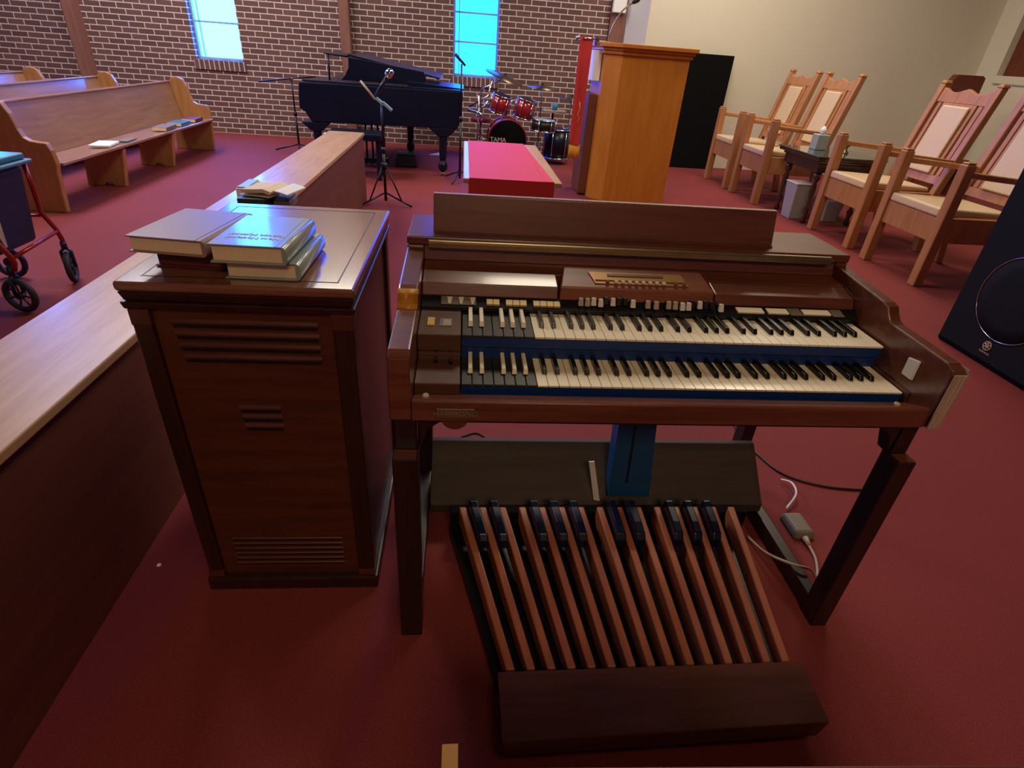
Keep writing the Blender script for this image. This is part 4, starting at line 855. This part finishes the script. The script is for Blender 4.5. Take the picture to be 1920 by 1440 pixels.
# ============================================================ PA SPEAKER
def build_pa():
    T = thing('loudspeaker', 'large black loudspeaker with two round grilles at the right edge', 'loudspeaker', (3.0, 1.55, 0))
    xf = 2.745; y0, y1 = 1.22, 1.87
    MB().box(xf, xf+0.46, y0, y1, 0, 1.28).build('cabinet', 'panel', T, 0.02, 3)
    MB().box(xf-0.008, xf-0.0005, y0+0.02, y1-0.02, 0.03, 1.25).build('grille', 'grille', T, 0.003)
    for z in (0.385, 0.955):
        MB().lathe([(0.218, 0), (0.218, 0.004), (0.15, 0.007), (0.05, 0.009)], (xf-0.0085, 1.51, z), (-1, 0, 0), 40).build('woofer', 'grille', T)
        MB().torus((xf-0.011, 1.51, z), 0.226, 0.0028, (1, 0, 0), 48, 6).build('ring', 'chrome', T)
    c = Vector((xf-0.0115, 1.53, 0.115))
    lg = MB().torus(c, 0.024, 0.003, (1, 0, 0), 28, 6)
    for k in range(6):
        a = pi/6+k*pi/3; lg.tube([c, c+Vector((0, cos(a)*0.019, sin(a)*0.019))], [0.003, 0.0045], 6)
    lg.build('emblem', 'beige', T)
    m_ = Matrix(((0, 0, -1), (-1, 0, 0), (0, 1, 0)))
    text('lettering', 'YAMAHA', 0.017, 'beige', T, m_, (xf-0.0095, 1.53, 0.075), 0.001)
    return T
build_pa()

# ============================================================ CABLES, PLUG, SPECKS
def cable(name, label, pts, r, mat, cat='cable'):
    P_ = [Vector(p) for p in pts]; out = []
    for i in range(len(P_)-1):
        p0 = P_[max(i-1, 0)]; p1 = P_[i]; p2 = P_[i+1]; p3 = P_[min(i+2, len(P_)-1)]
        for k in range(6):
            t = k/6; out.append(0.5*((2*p1)+(-p0+p2)*t+(2*p0-5*p1+4*p2-p3)*t*t+(-p0+3*p1-3*p2+p3)*t**3))
    out.append(P_[-1])
    return tag(MB().tube(out, r, 6).build(name, mat, None, org=P_[0]), label, cat)
cable('cable', 'thin dark cable on the carpet behind the organ', [(-0.25, 0.755, 0.004), (-0.2, 0.76, 0.004), (-0.143, 0.795, 0.004), (-0.09, 0.815, 0.004), (-0.027, 0.755, 0.004), (0.03, 0.732, 0.004), (0.2, 0.70, 0.004), (0.336, 0.736, 0.004), (0.387, 0.772, 0.004), (0.46, 0.78, 0.004)], 0.003, 'black')
cable('cable', 'dark cable trailing from the organ over the carpet', [(1.03, 0.95, 0.005), (1.03, 0.87, 0.005), (1.00, 0.80, 0.005), (1.04, 0.70, 0.005), (1.09, 0.57, 0.005), (1.22, 0.50, 0.005), (1.36, 0.48, 0.005)], 0.004, 'black')
cable('extension_cord', 'beige power cord looping beside the right organ leg', [(0.80, 0.25, 0.006), (0.812, 0.16, 0.03), (0.845, 0.08, 0.068), (0.89, 0.055, 0.072), (0.945, 0.075, 0.01), (0.985, 0.15, 0.006), (0.99, 0.21, 0.012)], 0.0045, 'beige')
T = thing('power_outlet', 'grey beige plug-in outlet block on the carpet by the organ', 'outlet', (0.98, 0.29, 0))
MB().hexa([(0.955, 0.235, 0.0), (1.035, 0.235, 0.0), (1.035, 0.35, 0.0), (0.955, 0.35, 0.0), (0.965, 0.245, 0.03), (1.03, 0.245, 0.03), (1.03, 0.34, 0.03), (0.965, 0.34, 0.03)]).build('block', 'grey', T, 0.012, 3)
MB().tube([(0.992, 0.234, 0.014), (0.99, 0.205, 0.013)], [0.011, 0.007], 8).build('plug', 'beige', T)
cable('cord', 'short white blue cord near the outlet', [(1.06, 0.53, 0.012), (1.075, 0.49, 0.03), (1.06, 0.43, 0.03), (1.00, 0.375, 0.012)], 0.004, 'wht')
for i, (x, y, lb) in enumerate(((-1.02, 0.16, 'white speck on the dark carpet left of the speaker cabinet'),)):
    tag(MB().lathe([(0.007, 0), (0.005, 0.003)], (x, y, 0.0005), seg=10).build('paper_scrap', 'paperw', None, org=(x, y, 0)), lb, 'paper')
sc = MB()
for k in range(7):
    x = -2.30+0.13*k+random.random()*0.03; sc.hexa([(x, 4.93, 0.001), (x+0.05, 4.92, 0.001), (x+0.05, 4.95, 0.001), (x, 4.96, 0.001), (x, 4.93, 0.004), (x+0.05, 4.92, 0.012), (x+0.05, 4.95, 0.012), (x, 4.96, 0.004)])
tag(sc.build('carpet_tear', 'black', None, org=(-2.1, 4.94, 0)), 'row of dark frayed marks along a carpet seam near the pews', 'carpet seam', kind='stuff')

# organ bench at the bottom edge
T = thing('organ_bench', 'brown wooden organ bench seen at the bottom edge of the photo', 'bench', (0.25, -0.8, 0))
MB().hexa([(-0.163, -0.99, 0.47), (0.66, -0.99, 0.47), (0.66, -0.662, 0.47), (-0.163, -0.632, 0.47), (-0.163, -0.99, 0.50), (0.66, -0.99, 0.50), (0.66, -0.662, 0.50), (-0.163, -0.632, 0.50)]).build('seat', 'org', T, 0.003)
MB().box(-0.10, -0.06, -0.96, -0.70, 0, 0.4695).build('end_panel', 'orgv', T, 0.003)
MB().box(0.56, 0.60, -0.96, -0.70, 0, 0.4695).build('end_panel', 'orgv', T, 0.003)
MB().box(-0.0595, 0.5595, -0.86, -0.84, 0.12, 0.20).build('stretcher', 'orgv', T, 0.003)
q = MB().box(-0.183, -0.160, -0.66, -0.600, 0.48, 0.498).build('end_tab', 'gold', T, 0.001); q['label'] = 'bare yellow wood tab at the bench corner'
